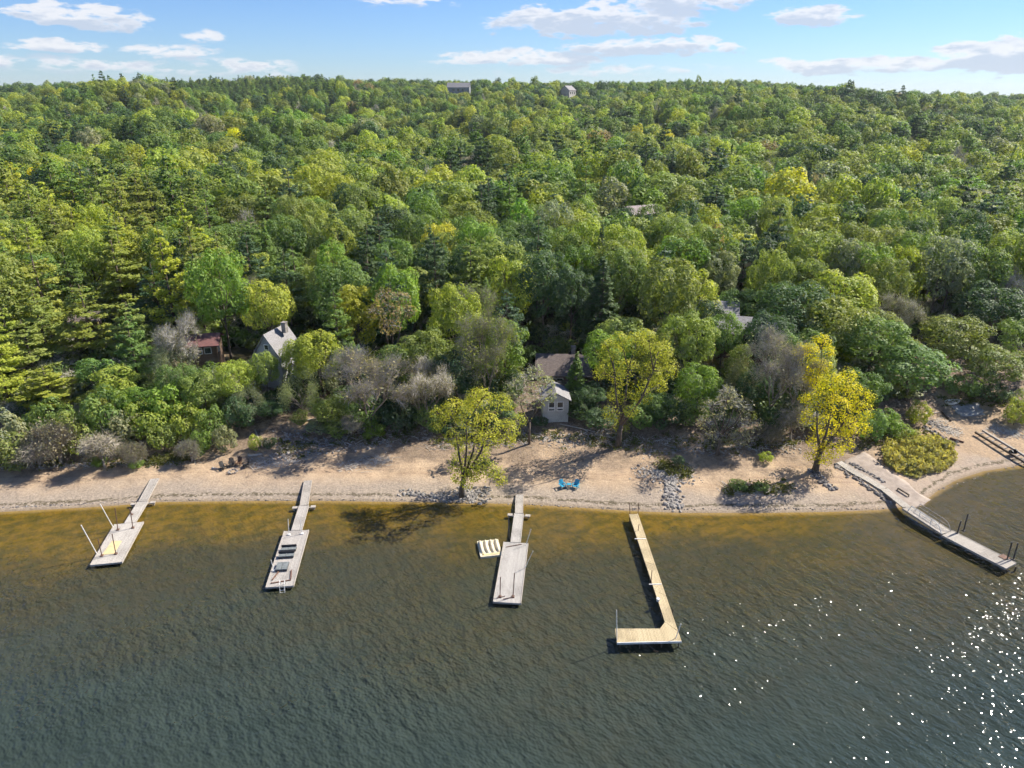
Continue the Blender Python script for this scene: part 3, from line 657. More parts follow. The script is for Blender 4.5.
hero('cottonwood_tree', 'tall golden cottonwood between the boathouse and the feathery grey green tree', (618, 447),
     [(636, 345, 17), (612, 355, 14), (658, 352, 15), (625, 372, 17), (650, 374, 16), (602, 372, 10), (668, 370, 11), (640, 392, 14), (618, 394, 11), (612, 412, 10), (622, 425, 9), (630, 410, 9), (607, 345, 8), (648, 336, 9), (660, 385, 9), (620, 338, 9)],
     'golden green', 190, .17, .34, 3, depth=2.4, fuzz=.16)
hero('maple_tree', 'bright yellow tree on the beach just left of the boat ramp', (815, 471),
     [(832, 385, 15), (846, 392, 16), (818, 402, 14), (838, 408, 17), (858, 410, 14), (866, 396, 9), (808, 418, 9), (826, 426, 14), (846, 428, 14), (862, 428, 9), (818, 442, 11), (833, 448, 12), (845, 445, 9), (824, 458, 9), (848, 376, 9), (806, 400, 7), (812, 455, 7)],
     'bright yellow', 190, .17, .36, 3, depth=2.4, fuzz=.16)
hero('poplar_tree', 'slim bright yellow tree rising behind the yellow tree by the boat ramp', (812, 372),
     [(822, 342, 9), (812, 352, 10), (828, 352, 8), (802, 350, 8), (815, 366, 11), (800, 360, 7), (818, 380, 10), (826, 366, 7), (808, 378, 7)], 'bright yellow', 200, .18, .2, 2, Y=93.5, depth=1.4, fuzz=.12)
hero('pine_tree', 'thin bare trunked tree with a feathery flat crown left of the boathouse', (529, 444),
     [(530, 378, 14), (515, 386, 11), (546, 384, 12), (530, 392, 13), (512, 396, 8), (550, 396, 8), (540, 402, 8), (522, 402, 8), (535, 370, 8)], 'grey green', 46, .26, .17, 2, twig=22, depth=2.0, fuzz=.12)
hero('willow_tree', 'pale grey green feathery tree on the sand right of the tall golden cottonwood', (717, 455),
     [(728, 400, 14), (712, 408, 13), (742, 408, 13), (720, 422, 14), (738, 424, 14), (704, 422, 9), (752, 424, 9), (712, 436, 9), (744, 438, 10), (728, 436, 12), (728, 392, 8)], 'tan grey', 70, .22, .2, 4, twig=26, depth=2.2, fuzz=.25)
hero('maple_tree', 'orange brown topped tree above the two pale bare trees', (390, 340), [(385, 298, 12), (400, 300, 12), (392, 312, 14), (376, 312, 9), (408, 312, 9), (390, 326, 12)], 'russet brown', 46, .3, .2, 3, Y=108, twig=14)

def bare_hero(label, base, top, wpx, Y, leafc='grey green', kind='bare', var=0, H=None):
    return plant_px(kind, base, top, Y, wpx, leafc, label, var)
bare_hero('broad pale grey bare tree behind the beach between two docks left of centre', 365, 355, 6.0, 93.5, 'tan grey', var=0)
bare_hero('small pale grey bare tree right of the broad pale bare one', 425, 369, 3.8, 93.5, 'tan grey', var=1)
bare_hero('olive and grey half bare tree above the golden green cottonwood', 488, 318, 4.6, 100, 'olive green', var=2)
bare_hero('large brown grey bare tree leaning behind the feathery grey green tree', 782, 336, 4.8, 94.5, 'tan grey', var=0)
bare_hero('bare grey tree standing between the white willow and bright yellow trees', 800, 362, 2.4, 94.5, 'tan grey', var=1)

SPEC = [('oak', 214, 250, 116, 5.0, 'bright green', 'large bright green tree behind the maroon roofed cabin'), ('oak', 262, 281, 117, 4.6, 'yellow green', 'round yellow green tree up behind the pale grey cottage roof'),
        ('oak', 652, 204, 186, 4.2, 'mid green', None), ('oak', 622, 207, 186, 3.6, 'dark green', None), ('oak', 706, 300, 114, 3.4, 'dark green', None), ('oak', 726, 313, 108, 3.2, 'mid green', None), ('oak', 772, 314, 107, 4.0, 'dark green', None), ('poplar', 742, 345, 101, 2.0, 'olive green', None), ('oak', 298, 338, 103, 2.6, 'yellow green', None), ('oak', 262, 352, 101, 2.2, 'olive green', None), ('oak', 316, 332, 103, 3.8, 'yellow green', 'yellow green tree right of the pale grey cottage'), ('poplar', 112, 364, 98, 2.8, 'yellow green', 'small yellow green tree low on the left slope'),
        ('pine', 42, 366, 98, 4.4, 'yellow green', 'yellow green layered pine low at the left edge'), ('pine', 25, 232, 122, 5.4, 'olive green', 'tallest broad olive pine at the far left edge'),
        ('pine', 108, 228, 134, 5.2, 'olive green', None), ('pine', 78, 282, 113, 5.0, 'olive green', None), ('pine', 20, 318, 106, 4.6, 'olive green', None), ('pine', 150, 262, 124, 5, 'dark green', None), ('pine', 62, 250, 128, 5, 'mid green', None), ('pine', 178, 232, 132, 5, 'dark green', None),
        ('pine', 125, 300, 112, 4.4, 'olive green', None), ('pine', 30, 285, 114, 4.4, 'olive green', None),
        ('spruce', 604, 258, 118, 4.6, 'dark green', 'spiky dark conifer standing behind the brown cabin to its right'), ('oak', 545, 252, 124, 5.6, 'dark green', 'huge dark round oak right behind the brown cabin'), ('oak', 572, 268, 122, 4, 'dark green', None),
        ('pine', 470, 232, 124, 4.8, 'olive green', None), ('oak', 798, 284, 116, 6.0, 'dark green', None), ('oak', 690, 312, 104, 5.2, 'olive green', None), ('oak', 845, 272, 122, 6.4, 'yellow green', None), ('oak', 838, 300, 112, 5.5, 'olive green', None),
        ('oak', 918, 346, 103, 5.0, 'mid green', 'spreading mid green tree above the golden shrub patch'), ('oak', 880, 318, 108, 5.2, 'mid green', None), ('oak', 960, 318, 112, 5.0, 'olive green', None), ('oak', 1000, 348, 106, 4.5, 'olive green', None),
        ('oak', 866, 372, 97, 3.4, 'mid green', 'mid green tree pressed against the right of the bright yellow tree'), ('poplar', 688, 232, 140, 4.0, 'yellow green', None), ('oak', 452, 285, 110, 4.5, 'yellow green', None), ('oak', 340, 262, 122, 5.0, 'mid green', None),
        ('oak', 425, 330, 102, 3.8, 'olive green', None), ('oak', 455, 352, 98, 3.2, 'dark green', None), ('oak', 700, 366, 95, 3.2, 'bright green', 'low bright green tree in front of the feathery grey green tree'), ('oak', 660, 395, 94, 2.6, 'mid green', None),
        ('poplar', 505, 320, 104, 3.0, 'bright green', None), ('spruce', 577, 352, 99.5, 2.3, 'mid green', 'small conifer in front of the brown cabin'), ('oak', 590, 385, 98, 2.6, 'dark green', None), ('bush', 592, 408, 96, 2.6, 'dark green', None),
        ('oak', 175, 365, 98, 3.2, 'mid green', None), ('oak', 140, 388, 95, 3.4, 'bright green', None), ('oak', 200, 372, 97, 3.0, 'olive green', None), ('oak', 232, 362, 99, 2.8, 'yellow green', None), ('oak', 95, 392, 96, 2.8, 'yellow green', None), ('willow', 245, 388, 96, 2.6, 'grey green', None),
        ('willow', 298, 372, 97, 3.0, 'grey green', None), ('oak', 330, 398, 94.5, 2.6, 'olive green', None), ('bare', 172, 322, 104, 3.4, 'tan grey', 'grey bare crown left of the maroon roofed cabin'), ('willow', 168, 345, 101, 3.0, 'grey green', None),
        ('oak', 1000, 286, 124, 6, 'dark green', None), ('oak', 745, 290, 124, 5, 'mid green', None), ('oak', 770, 262, 132, 5, 'olive green', None), ('bare', 905, 300, 118, 3.5, 'tan grey', None), ('oak', 1035, 320, 112, 5, 'mid green', None), ('bare', 440, 360, 99, 2.6, 'olive green', None),
        ('oak', 755, 372, 98, 2.8, 'dark green', None), ('willow', 748, 356, 100, 3.2, 'tan grey', None), ('oak', 398, 345, 101, 3.6, 'mid green', None), ('oak', 270, 402, 96, 2.2, 'dark green', None)]
for k, px, pt, Y, Rr, c, lab in SPEC: plant_px(k, px, pt, Y, Rr, c, lab)

def shrub_px(kind, px, pb, hpx, Rr, c, label=None):
    g = G(px, pb); z = project(g)[2]; H = hpx * z / F / .95; plant(kind, g.x, g.y, H, Rr, c, label)
for a in [('dryshrub', 105, 468, 34, 2.2, 'tan grey', 'pale drooping dry shrub at the sand edge left of the first dock'), ('dryshrub', 135, 466, 22, 1.7, 'tan grey', 'low pale dry shrub beside a taller drooping one near the first dock'), ('dryshrub', 62, 464, 42, 3.2, 'tan grey', None), ('bush', 18, 466, 34, 3.0, 'olive green', None),
          ('dryshrub', 40, 466, 30, 2.6, 'tan grey', None), ('bush', 100, 466, 10, 1.0, 'bright green', None), ('bush', 137, 468, 9, .9, 'bright green', None), ('bush', 82, 452, 40, 2.6, 'olive green', None), ('dryshrub', 82, 420, 16, 1.6, 'tan grey', None),
          ('bush', 128, 445, 34, 2.4, 'grey green', None), ('bush', 150, 440, 40, 2.8, 'yellow green', None), ('bush', 165, 450, 26, 2.0, 'olive green', None), ('bush', 190, 440, 36, 2.4, 'yellow green', None), ('dryshrub', 192, 462, 22, 1.6, 'tan grey', None),
          ('bush', 203, 455, 24, 1.5, 'bright green', None), ('bush', 226, 450, 24, 1.6, 'grey green', 'grey green shrub right behind the brown beach chairs'), ('bush', 256, 450, 15, .9, 'yellow green', None), ('bush', 214, 440, 34, 2.2, 'mid green', None), ('bush', 270, 447, 9, 1.0, 'dark green', None),
          ('bush', 375, 438, 16, 1.5, 'bright green', None), ('bush', 340, 434, 16, 2.0, 'olive green', None), ('bush', 320, 432, 12, 2.0, 'grey green', None), ('dryshrub', 352, 436, 22, 1.8, 'tan grey', None), ('bush', 402, 430, 26, 2.2, 'dark green', None), ('bush', 430, 428, 26, 2.2, 'mid green', None), ('bush', 440, 424, 30, 2.2, 'dark green', None),
          ('bush', 385, 424, 26, 2.4, 'dark green', None), ('bush', 500, 428, 26, 2.0, 'dark green', None), ('bush', 580, 415, 22, 2.4, 'dark green', None), ('bush', 600, 428, 20, 2.2, 'dark green', None), ('bush', 640, 428, 26, 2.4, 'mid green', None), ('bush', 665, 425, 30, 2.6, 'dark green', None), ('bush', 690, 425, 26, 2.4, 'mid green', None),
          ('bush', 765, 462, 10, .9, 'yellow green', 'small yellow green shrub alone on the sand left of the bright yellow tree'), ('bush', 738, 489, 9, 1.1, 'mid green', 'low green shrub near the water in the yellow tree shadow'), ('bush', 760, 489, 5, 1.0, 'mid green', None), ('bush', 678, 464, 8, .8, 'dark green', None), ('bush', 484, 466, 7, 1.0, 'dark green', None),
          ('bush', 770, 434, 26, 2.0, 'dark green', None), ('dryshrub', 790, 440, 34, 2.0, 'tan grey', None), ('dryshrub', 770, 446, 22, 1.6, 'tan grey', None), ('bush', 868, 440, 30, 2.0, 'mid green', None), ('bush', 884, 434, 24, 2.0, 'bright green', None), ('bush', 916, 425, 24, 1.6, 'yellow green', 'yellow green shrub just above the golden patch'), ('bush', 900, 440, 16, 1.6, 'olive green', None),
          ('bush', 1013, 425, 26, 1.6, 'yellow green', 'yellow green shrub by the stored dock section at the right edge'), ('bush', 1022, 420, 30, 2.0, 'grey green', None), ('bush', 960, 396, 20, 2.5, 'mid green', None), ('bush', 990, 400, 18, 2.5, 'dark green', None), ('bush', 725, 432, 12, 1.6, 'dark green', None), ('bush', 300, 425, 14, 1.4, 'olive green', None), ('bush', 540, 425, 8, 1.2, 'dark green', None),
          ('bush', 5, 462, 50, 3, 'grey green', None), ('bush', 55, 440, 40, 3, 'mid green', None), ('bush', 110, 440, 50, 3, 'mid green', None), ('bush', 175, 425, 40, 3, 'bright green', None), ('bush', 240, 430, 30, 2.4, 'dark green', None), ('bush', 365, 428, 30, 2.4, 'mid green', None)]:
    shrub_px(*a)

# ------------------------------------------------------------------ the rest of the near woods, then the far forest
KEEP = [(543, 388, 569, 424, 101), (540, 346, 588, 380, 112), (264, 326, 292, 349, 108), (192, 336, 218, 353, 112), (714, 315, 732, 323, 113), (750, 326, 768, 334, 113), (739, 336, 750, 347, 113), (80, 320, 100, 332, 118), (636, 204, 648, 210, 196), (560, 85, 577, 96, 770), (448, 84, 472, 93, 770),
        (925, 385, 1024, 470, 200), (265, 400, 315, 440, 200), (522, 362, 540, 444, 120), (235, 345, 262, 356, 130)]
def blocked(x, y, H, Rr):
    z = T(x, y); a = project((x, y, z + H)); b = project((x, y, z + 1)); r = Rr * F / a[2] * .8
    for (x0, y0, x1, y1, d) in KEEP:
        if y < d + 4 and a[0] + r > x0 and a[0] - r < x1 and a[1] < y1 and b[1] + 0 > y0: return True
    return False
def tint_at(px, py, x, y):
    r = rng.random(); n = math.sin(x / 23 + y / 31) + math.sin(x / 11 - y / 17) * .6 + math.sin(x / 60 + 2) * .5
    if px < 230 and 190 < py < 400 and r < .62: return 'pine', rng.choice(['olive green', 'mid green', 'yellow green'], p=[.5, .25, .25])
    pc = .12 + .30 * (math.sin(x / 47 + y / 83 + 1.1) * math.sin(y / 61 - x / 120) > .45)
    if r < pc: return rng.choice(['pine', 'spruce'], p=[.8, .2]), rng.choice(['dark green', 'mid green', 'blue green'])
    if r < pc + .055: return 'bare', rng.choice(['tan grey', 'olive green'])
    p = np.array([.35, .25, .20, .09, .065, .005, .006, .033, .001]) ; 
    if n > .6: p = p * [.8, .7, 1.5, .6, 1.2, 1, 1, 1, 1]
    if n < -.6: p = p * [1, 1.3, .6, 1.8, .6, 1, 1, 1, 1]
    c = rng.choice(['olive green', 'mid green', 'yellow green', 'dark green', 'bright green', 'russet brown', 'golden green', 'grey green', 'bright yellow'], p=p / p.sum())
    return ('oak' if rng.random() < .86 else 'poplar'), c
placed = [(t['x'], t['y'], t['R']) for t in TREES if t['kind'] not in ('bush', 'dryshrub')]
PX = np.array(placed)
HOUSES = [(o.location.x, o.location.y, 6.5 if o.location.y < 150 else 9) for o in COL.objects if o.get('category') in ('house', 'cabin', 'cottage', 'shed', 'garage', 'boathouse')]
cand = []
y = 96.0
while y < 1010:
    sp = 6.8 if y < 150 else (8.6 if y < 320 else (9.6 if y < 480 else 8.6))
    x = -.80 * y - 22 + rng.uniform(0, sp)
    while x < .80 * y + 22:
        cand.append((x + rng.uniform(-.33, .33) * sp, y + rng.uniform(-.33, .33) * sp)); x += sp
    y += sp * .9
near = []; far = []
for (x, y) in cand:
    s = y - float(shore(x))
    px, py, _ = project((x, y, T(x, y) + 12))
    if s < (20 if px < 330 else 24) + (3 * math.sin(x / 9)) : continue
    if 560 < 0: continue
    g = project((x, y, T(x, y)))
    if x > 42 and s < 44 and g[0] > 915: continue
    if any(math.hypot(x - h[0], y - h[1]) < h[2] for h in HOUSES): continue
    kind, c = tint_at(px, py, x, y)
    H = {'oak': rng.uniform(12, 18), 'poplar': rng.uniform(14, 19), 'pine': rng.uniform(16, 22.5), 'spruce': rng.uniform(13, 19), 'bare': rng.uniform(10, 14)}[kind]
    Rr = {'oak': rng.uniform(3.8, 6.3), 'poplar': rng.uniform(2.8, 4.2), 'pine': rng.uniform(3.6, 5.0), 'spruce': rng.uniform(2.4, 3.2), 'bare': rng.uniform(3, 4.2)}[kind]
    if s < 36: H *= .68; Rr *= .8
    if y < 135 and np.min(np.hypot(PX[:, 0] - x, PX[:, 1] - y) - .5 * PX[:, 2]) < Rr * .7: continue
    ok = True
    if blocked(x, y, H, Rr):
        H *= .5; Rr *= .6
        if blocked(x, y, H, Rr): continue
    inview = -40 < px < 1064
    if y < 215 and inview and len(near) + 0 < 2000: near.append((H * Rr / y ** 2, kind, x, y, H, Rr, c))
    far.append((kind, x, y, H, Rr, c, (H * Rr / y ** 2) if (y < 215 and inview) else 0))
near.sort(key=lambda a: -a[0])
budget = 300 - sum(1 for t in TREES if t['kind'] not in ('bush', 'dryshrub'))
cut = near[min(budget, len(near) - 1)][0] if len(near) > budget else 0
nn_ = 0
for (sz, kind, x, y, H, Rr, c) in near[:budget]: plant(kind, x, y, H, Rr, c)
far = [f for f in far if not (f[6] > cut)]
far = [f for f in far if f[1] is not None]

LOW = [make_broad('far_oak_a', 15, 5.2, 4, 17, 2.35, 24, .56, [FOLI, BARK], True), make_broad('far_oak_b', 15, 5.6, 4.5, 20, 2.2, 24, .56, [FOLI, BARK], True), make_broad('far_oak_c', 15, 5.0, 5, 15, 2.5, 24, .56, [FOLI, BARK], True),
       make_broad('far_oak_d', 15, 5.4, 3.5, 22, 2.1, 26, .54, [FOLI, BARK], True), make_broad('far_poplar', 16, 3.8, 3.2, 20, 1.7, 22, .6, [FOLI, BARK], True), make_pine('far_pine_a', 19, 4.5, 4, [FOLI, BARK], .8, 1.0, True, cone=1.8, gap=1.8), make_pine('far_pine_b', 19, 4.3, 4, [FOLI, BARK], .8, 1.0, True, cone=1.6, gap=1.7),
       make_pine('far_spruce', 16, 3.2, 2, [FOLI, BARK], .65, .9, True, cone=.95, gap=.9, dark=True), make_bare('far_snag', 10, 4.2, [FOLI, TWIG], 24, 1.0, True)]
src = bpy.data.collections.new('forest_tree_shapes')
for k, me in enumerate(LOW): src.objects.link(bpy.data.objects.new('shape_%s_%s' % ('abcdefghi'[k], me.name), me))
H0 = {'oak': (15, 5.3, (0, 1, 2, 3)), 'poplar': (16, 3.8, (4,)), 'pine': (19, 4.4, (5, 6)), 'spruce': (16, 3.1, (7,)), 'bare': (10, 4.2, (8,))}
pts = []; cols = []; scl = []; rot = []; idx = []
for (kind, x, y, H, Rr, c, _) in far:
    px, py, _z = project((x, y, T(x, y) + 14))
    if y > 640 and 140 < px < 340 and y < 830 and rng.random() < .85: kind, c, H, Rr = 'pine', rng.choice(['mid green', 'dark green']), rng.uniform(17, 19.5), 4.6
    if y > 190: Rr *= (1.2 if y < 480 else 1.05); H *= rng.uniform(.85, 1.15)
    if y > 600 and (kind == 'spruce' or (kind == 'pine' and not 140 < px < 340)): kind = 'oak'; H = min(H, 17); Rr = max(Rr, 5)
    if y > 720: H *= rng.choice([.92, 1.0, 1.08, 1.22], p=[.3, .47, .2, .03]); c = rng.choice([c, 'mid green', 'dark green'], p=[.6, .25, .15])
    h0, r0, v = H0[kind]; c = COLS[c]; k = rng.uniform(.85, 1.18)
    pts.append((x, y, T(x, y) - .3)); cols.append((c[0] * k * rng.uniform(.9, 1.1), c[1] * k, c[2] * k, 1)); scl.append((Rr / r0, Rr / r0, H / h0)); rot.append((0, 0, rng.uniform(0, 6.28))); idx.append(v[rng.integers(len(v))])
me = bpy.data.meshes.new('forest'); me.vertices.add(len(pts)); me.vertices.foreach_set('co', np.array(pts, 'f').ravel())
for nm, ty, key, d in (('tcol', 'FLOAT_COLOR', 'color', cols), ('tscl', 'FLOAT_VECTOR', 'vector', scl), ('trot', 'FLOAT_VECTOR', 'vector', rot), ('tidx', 'INT', 'value', idx)):
    a = me.attributes.new(nm, ty, 'POINT'); a.data.foreach_set(key, np.array(d, 'i' if ty == 'INT' else 'f').ravel())
forest = link('forest', me); tag(forest, 'unbroken mixed wood of oaks and pines covering the slopes up to the ridge', 'forest', kind='stuff')
ng = bpy.data.node_groups.new('forest_growth', 'GeometryNodeTree')
ng.interface.new_socket('Geometry', in_out='INPUT', socket_type='NodeSocketGeometry'); ng.interface.new_socket('Geometry', in_out='OUTPUT', socket_type='NodeSocketGeometry')
gi = ng.nodes.new('NodeGroupInput'); go = ng.nodes.new('NodeGroupOutput')
ci = ng.nodes.new('GeometryNodeCollectionInfo'); ci.inputs['Collection'].default_value = src; ci.inputs['Separate Children'].default_value = True; ci.inputs['Reset Children'].default_value = True
ip = ng.nodes.new('GeometryNodeInstanceOnPoints'); ip.inputs['Pick Instance'].default_value = True
def na(nm, ty):
    n = ng.nodes.new('GeometryNodeInputNamedAttribute'); n.data_type = ty; n.inputs['Name'].default_value = nm; return n.outputs['Attribute']
ng.links.new(gi.outputs[0], ip.inputs['Points']); ng.links.new(ci.outputs[0], ip.inputs['Instance'])
ng.links.new(na('tidx', 'INT'), ip.inputs['Instance Index']); ng.links.new(na('tscl', 'FLOAT_VECTOR'), ip.inputs['Scale'])
e2r = ng.nodes.new('FunctionNodeEulerToRotation'); ng.links.new(na('trot', 'FLOAT_VECTOR'), e2r.inputs[0]); ng.links.new(e2r.outputs[0], ip.inputs['Rotation'])
ng.links.new(ip.outputs[0], go.inputs[0])
md = forest.modifiers.new('growth', 'NODES'); md.node_group = ng
def scatter(name, meshes, P_, C_, S_, R_, I_, label, cat):
    sc_ = bpy.data.collections.new(name + '_shapes')
    for k, m_ in enumerate(meshes): sc_.objects.link(bpy.data.objects.new('shape_%s_%s' % ('abcdefghi'[k], m_.name), m_))
    me = bpy.data.meshes.new(name); me.vertices.add(len(P_)); me.vertices.foreach_set('co', np.array(P_, 'f').ravel())
    for nm, ty, key, d in (('tcol', 'FLOAT_COLOR', 'color', C_), ('tscl', 'FLOAT_VECTOR', 'vector', S_), ('trot', 'FLOAT_VECTOR', 'vector', R_), ('tidx', 'INT', 'value', I_)):
        a = me.attributes.new(nm, ty, 'POINT'); a.data.foreach_set(key, np.array(d, 'i' if ty == 'INT' else 'f').ravel())
    o = link(name, me); tag(o, label, cat, kind='stuff'); g2 = ng.copy()
    for n in g2.nodes:
        if n.bl_idname == 'GeometryNodeCollectionInfo': n.inputs['Collection'].default_value = sc_
    m_ = o.modifiers.new('growth', 'NODES'); m_.node_group = g2; return o
UB = [make_broad('brush_a', 4, 2.4, .1, 12, 1.0, 55, .36, [FOLI, BARK], True), make_broad('brush_b', 4, 2.2, .1, 9, 1.1, 55, .36, [FOLI, BARK], True), make_bare('brush_c', 4, 2.4, [FOLI, TWIG], 10, .5, True, .4)]
P_ = []; C_ = []; S_ = []; R_ = []; I_ = []
for k in range(2600):
    y = rng.uniform(90, 150); x = rng.uniform(-.8, .8) * y; s_ = y - float(shore(x)); px, py, _ = project((x, y, T(x, y) + 1))
    if s_ < 17.5 + 2.5 * math.sin(x / 7) + (5 if 520 < px < 800 else 0) or (s_ > 30 and rng.random() < .5): continue
    if px > 915 and s_ < 40: continue
    if 205 < px < 262 and s_ < 19.5: continue
    if any(math.hypot(x - h[0], y - h[1]) < 4.5 for h in HOUSES): continue
    Hs = rng.uniform(.35, 1.0) * (1 if s_ > 24 else .6)
    if blocked(x, y, Hs * 4, 1.8): continue
    c = COLS[rng.choice(['dark green', 'mid green', 'olive green', 'grey green', 'yellow green', 'russet brown'], p=[.3, .27, .2, .12, .07, .04])]; kk = rng.uniform(.7, 1.0)
    P_.append((x, y, T(x, y) - .1)); C_.append((*[v * kk for v in c], 1)); q = rng.uniform(.5, 1.0); S_.append((q, q, Hs)); R_.append((0, 0, rng.uniform(0, 6.28))); I_.append(int(rng.choice([0, 1, 2], p=[.42, .4, .18])))
scatter('undergrowth', UB, P_, C_, S_, R_, I_, 'low tangled brush under the first rows of trees along the whole bank', 'undergrowth')
print('TREES', len(TREES), 'near', len(near), 'far', len(far))

# ------------------------------------------------------------------ docks
def W(px, py, h=.5): return G(px, py, h, True)
def local(root, p): return root.matrix_basis.inverted() @ Vector(p)
def frame_root(name, label, cat, o, ax, group=None):
    """empty at o whose local y axis runs along ax (towards shore)"""
    rz = math.atan2(-ax.x, ax.y); r = empty(name, (o.x, o.y, 0.0), rz, label, cat, group); r.matrix_basis = Matrix.Translation((o.x, o.y, 0)) @ Matrix.Rotation(rz, 4, 'Z'); return r
def slab(r, name, m, x0, x1, y0, y1, z0, z1, th=.16, rim=None):
    """deck from local y0 (height z0) to y1 (height z1)"""
    b = MB(); w_ = (x1 - x0); cx = (x0 + x1) / 2
    a = Vector((cx, y0, z0)); c = Vector((cx, y1, z1)); d = (c - a).normalized(); up = Vector((1, 0, 0)).cross(d)
    off = [(-w_ / 2, 0), (w_ / 2, 0)]
    vs = []
    for p in (a, c):
        for dz in (-th, 0):
            for dx in (-w_ / 2, w_ / 2): vs.append(p + Vector((dx, 0, 0)) + up * dz)
    b.add(vs, [(0, 1, 3, 2), (4, 6, 7, 5), (0, 4, 5, 1), (2, 3, 7, 6), (0, 2, 6, 4), (1, 5, 7, 3)])
    o = b.build(name, m, r)
    if rim:
        rb = MB()
        for s in (-1, 1): rb.beam(a + Vector((s * (w_ / 2 + .045), 0, -th / 2 + .02)), c + Vector((s * (w_ / 2 + .045), 0, -th / 2 + .02)), .08, th + .05)
        rb.build('edge_beam', rim, o)
    return o
def post(r, name, m, p, q, rad=.05):
    b = MB(); b.tube([p, q], rad, 7); return b.build(name, m, r)
def cross_stand(r, y, z, half, m):
    b = MB(); b.box((0, y, z - .28), (half * 2, .22, .16)); 
    for s in (-1, 1): b.box((s * (half - .15), y, z - .75), (.12, .12, 1.1)); b.box((s * (half - .15), y, z - .14), (.5, .42, .10))
    return b.build('cross_beam', m, r)
def platform_dock(label, nl, nr, fr, fl, gang_end, ramp_end, gw, plank, group='swimming platform docks reaching out from the beach'):
    NL, NR, FR, FL = [W(*p) for p in (nl, nr, fr, fl)]
    n_ = (NL + NR) / 2; f_ = (FR + FL) / 2; ax = (f_ - n_); L = ax.length; ax.normalize()
    r = frame_root('platform_dock', label, 'dock', n_, ax, group)
    side = Vector((ax.y, -ax.x, 0)); wd = (abs((NR - NL).dot(side)) + abs((FR - FL).dot(side))) / 2
    slab(r, 'deck', plank, -wd / 2, wd / 2, 0, L, .5, .5, .2, WOODW)
    ge = W(*gang_end, .55); re_ = G(*ramp_end, .08)
    lf = local(r, f_); lg = local(r, ge); lr = local(r, re_)
    def strip(name, a, b, w_, m):
        sb = MB(); sb.beam(a, b, w_, .14); o = sb.build(name, m, r); rb = MB()
        d = (Vector(b) - Vector(a)).normalized(); s_ = d.cross(Vector((0, 0, 1))).normalized()
        for s in (-1, 1): rb.beam(Vector(a) + s_ * s * (w_ / 2 + .035), Vector(b) + s_ * s * (w_ / 2 + .035), .06, .2)
        rb.build('edge_beam', WOODW, o)
    gx = lg.x * .35
    strip('gangway', (gx, L - .02, .47), (lg.x, lg.y, .55), gw, plank)
    strip('shore_ramp', (lg.x, lg.y + .05, .58), (lr.x, lr.y, lr.z), gw * .82, WOODG)
    c = MB(); c.box((lg.x, lg.y - .1, .3), (gw + 1.6, .2, .16)); 
    for s in (-1, 1): c.box((lg.x + s * (gw / 2 + .65), lg.y - .1, -.1), (.13, .13, .95)); c.box((lg.x + s * (gw / 2 + .55), lg.y - .1, .44), (.6, .5, .10))
    c.build('cross_beam', WOODW, r)
    for yy in (.5, L * .5, L - .5):
        for s in (-1, 1): post(r, 'leg', WOODD, (s * (wd / 2 - .2), yy, -2.5), (s * (wd / 2 - .2), yy, .3), .07)
    return r, wd, L, lg, lr
def up_post(r, px, py, tx, ty, m=RUST, rad=.05, name='post', foot=True, deck=.5, hh=None):
    """pole that starts at the deck under (px,py); its top lies on the sight line (tx,ty), leaning sideways only"""
    a = W(px, py, deck); q = at(tx, ty, a.y); la = local(r, a); lq = local(r, q); b = MB()
    b.tube([la, lq], rad, 7)
    if foot: b.box((la.x, la.y, la.z + .06), (.3, .3, .12))
    return b.build(name, m, r)

r1, wd, L, lg, lr = platform_dock('leftmost dock, pale platform with brown posts and long white mooring poles', (91, 564), (121, 563), (142, 523), (116, 523), (143, 502), (155, 479), 1.15, planks('sun_bleached_boards', (.52, .49, .44), (.38, .345, .305)))
for a in ((118, 530, 115, 508), (133, 528, 130, 509), (102, 556, 98, 539), (116, 554, 112, 534)): up_post(r1, *a)
for a in ((113, 527, 100, 504), (97, 554, 81, 525)): up_post(r1, *a, m=STEELW, rad=.05, name='mooring_pole', foot=False)
up_post(r1, 132, 515, 129, 508, rad=.04)
b = MB(); A = local(r1, W(102, 555)); B = local(r1, W(114, 554)); C_ = local(r1, W(122, 541)); D = local(r1, W(112, 541))
b.prism([A, B, C_, D], .506, .54); b.build('deck_mat', PATCH, r1)
r2, wd, L, lg, lr = platform_dock('weathered grey platform dock carrying three dark cushioned benches, second from left', (266, 587), (293, 586), (308, 530), (285, 531), (304, 506), (308, 481), 1.1, planks('pinkish_boards', (.46, .43, .395), (.32, .295, .27)))
for a in ((289, 535, 288, 519), (302, 534, 300, 519), (274, 571, 271, 560)): up_post(r2, *a, m=STEELW, rad=.04)
b = MB(); 
for s in (-.7, .7): b.tube([(s * .35 + .3, .5, .5), (s * .35 + .3, .2, 1.1), (s * .35 + .3, -.25, .9), (s * .35 + .3, -.4, -.5)], .035, 6)
for z in (.3, .0, -.3): b.tube([(.055, -.38, z), (.545, -.38, z)], .03, 5)
b.build('ladder', STEELW, r2)
b = MB(); b.beam((-.95, 1.1, .56), (-.5, 2.6, .56), .12, .1); b.beam((.95, 1.1, .56), (.75, 2.6, .56), .12, .1); b.beam((-1.0, .55, .56), (1.0, .9, .56), .1, .1); b.build('tie_rail', RUST, r2)
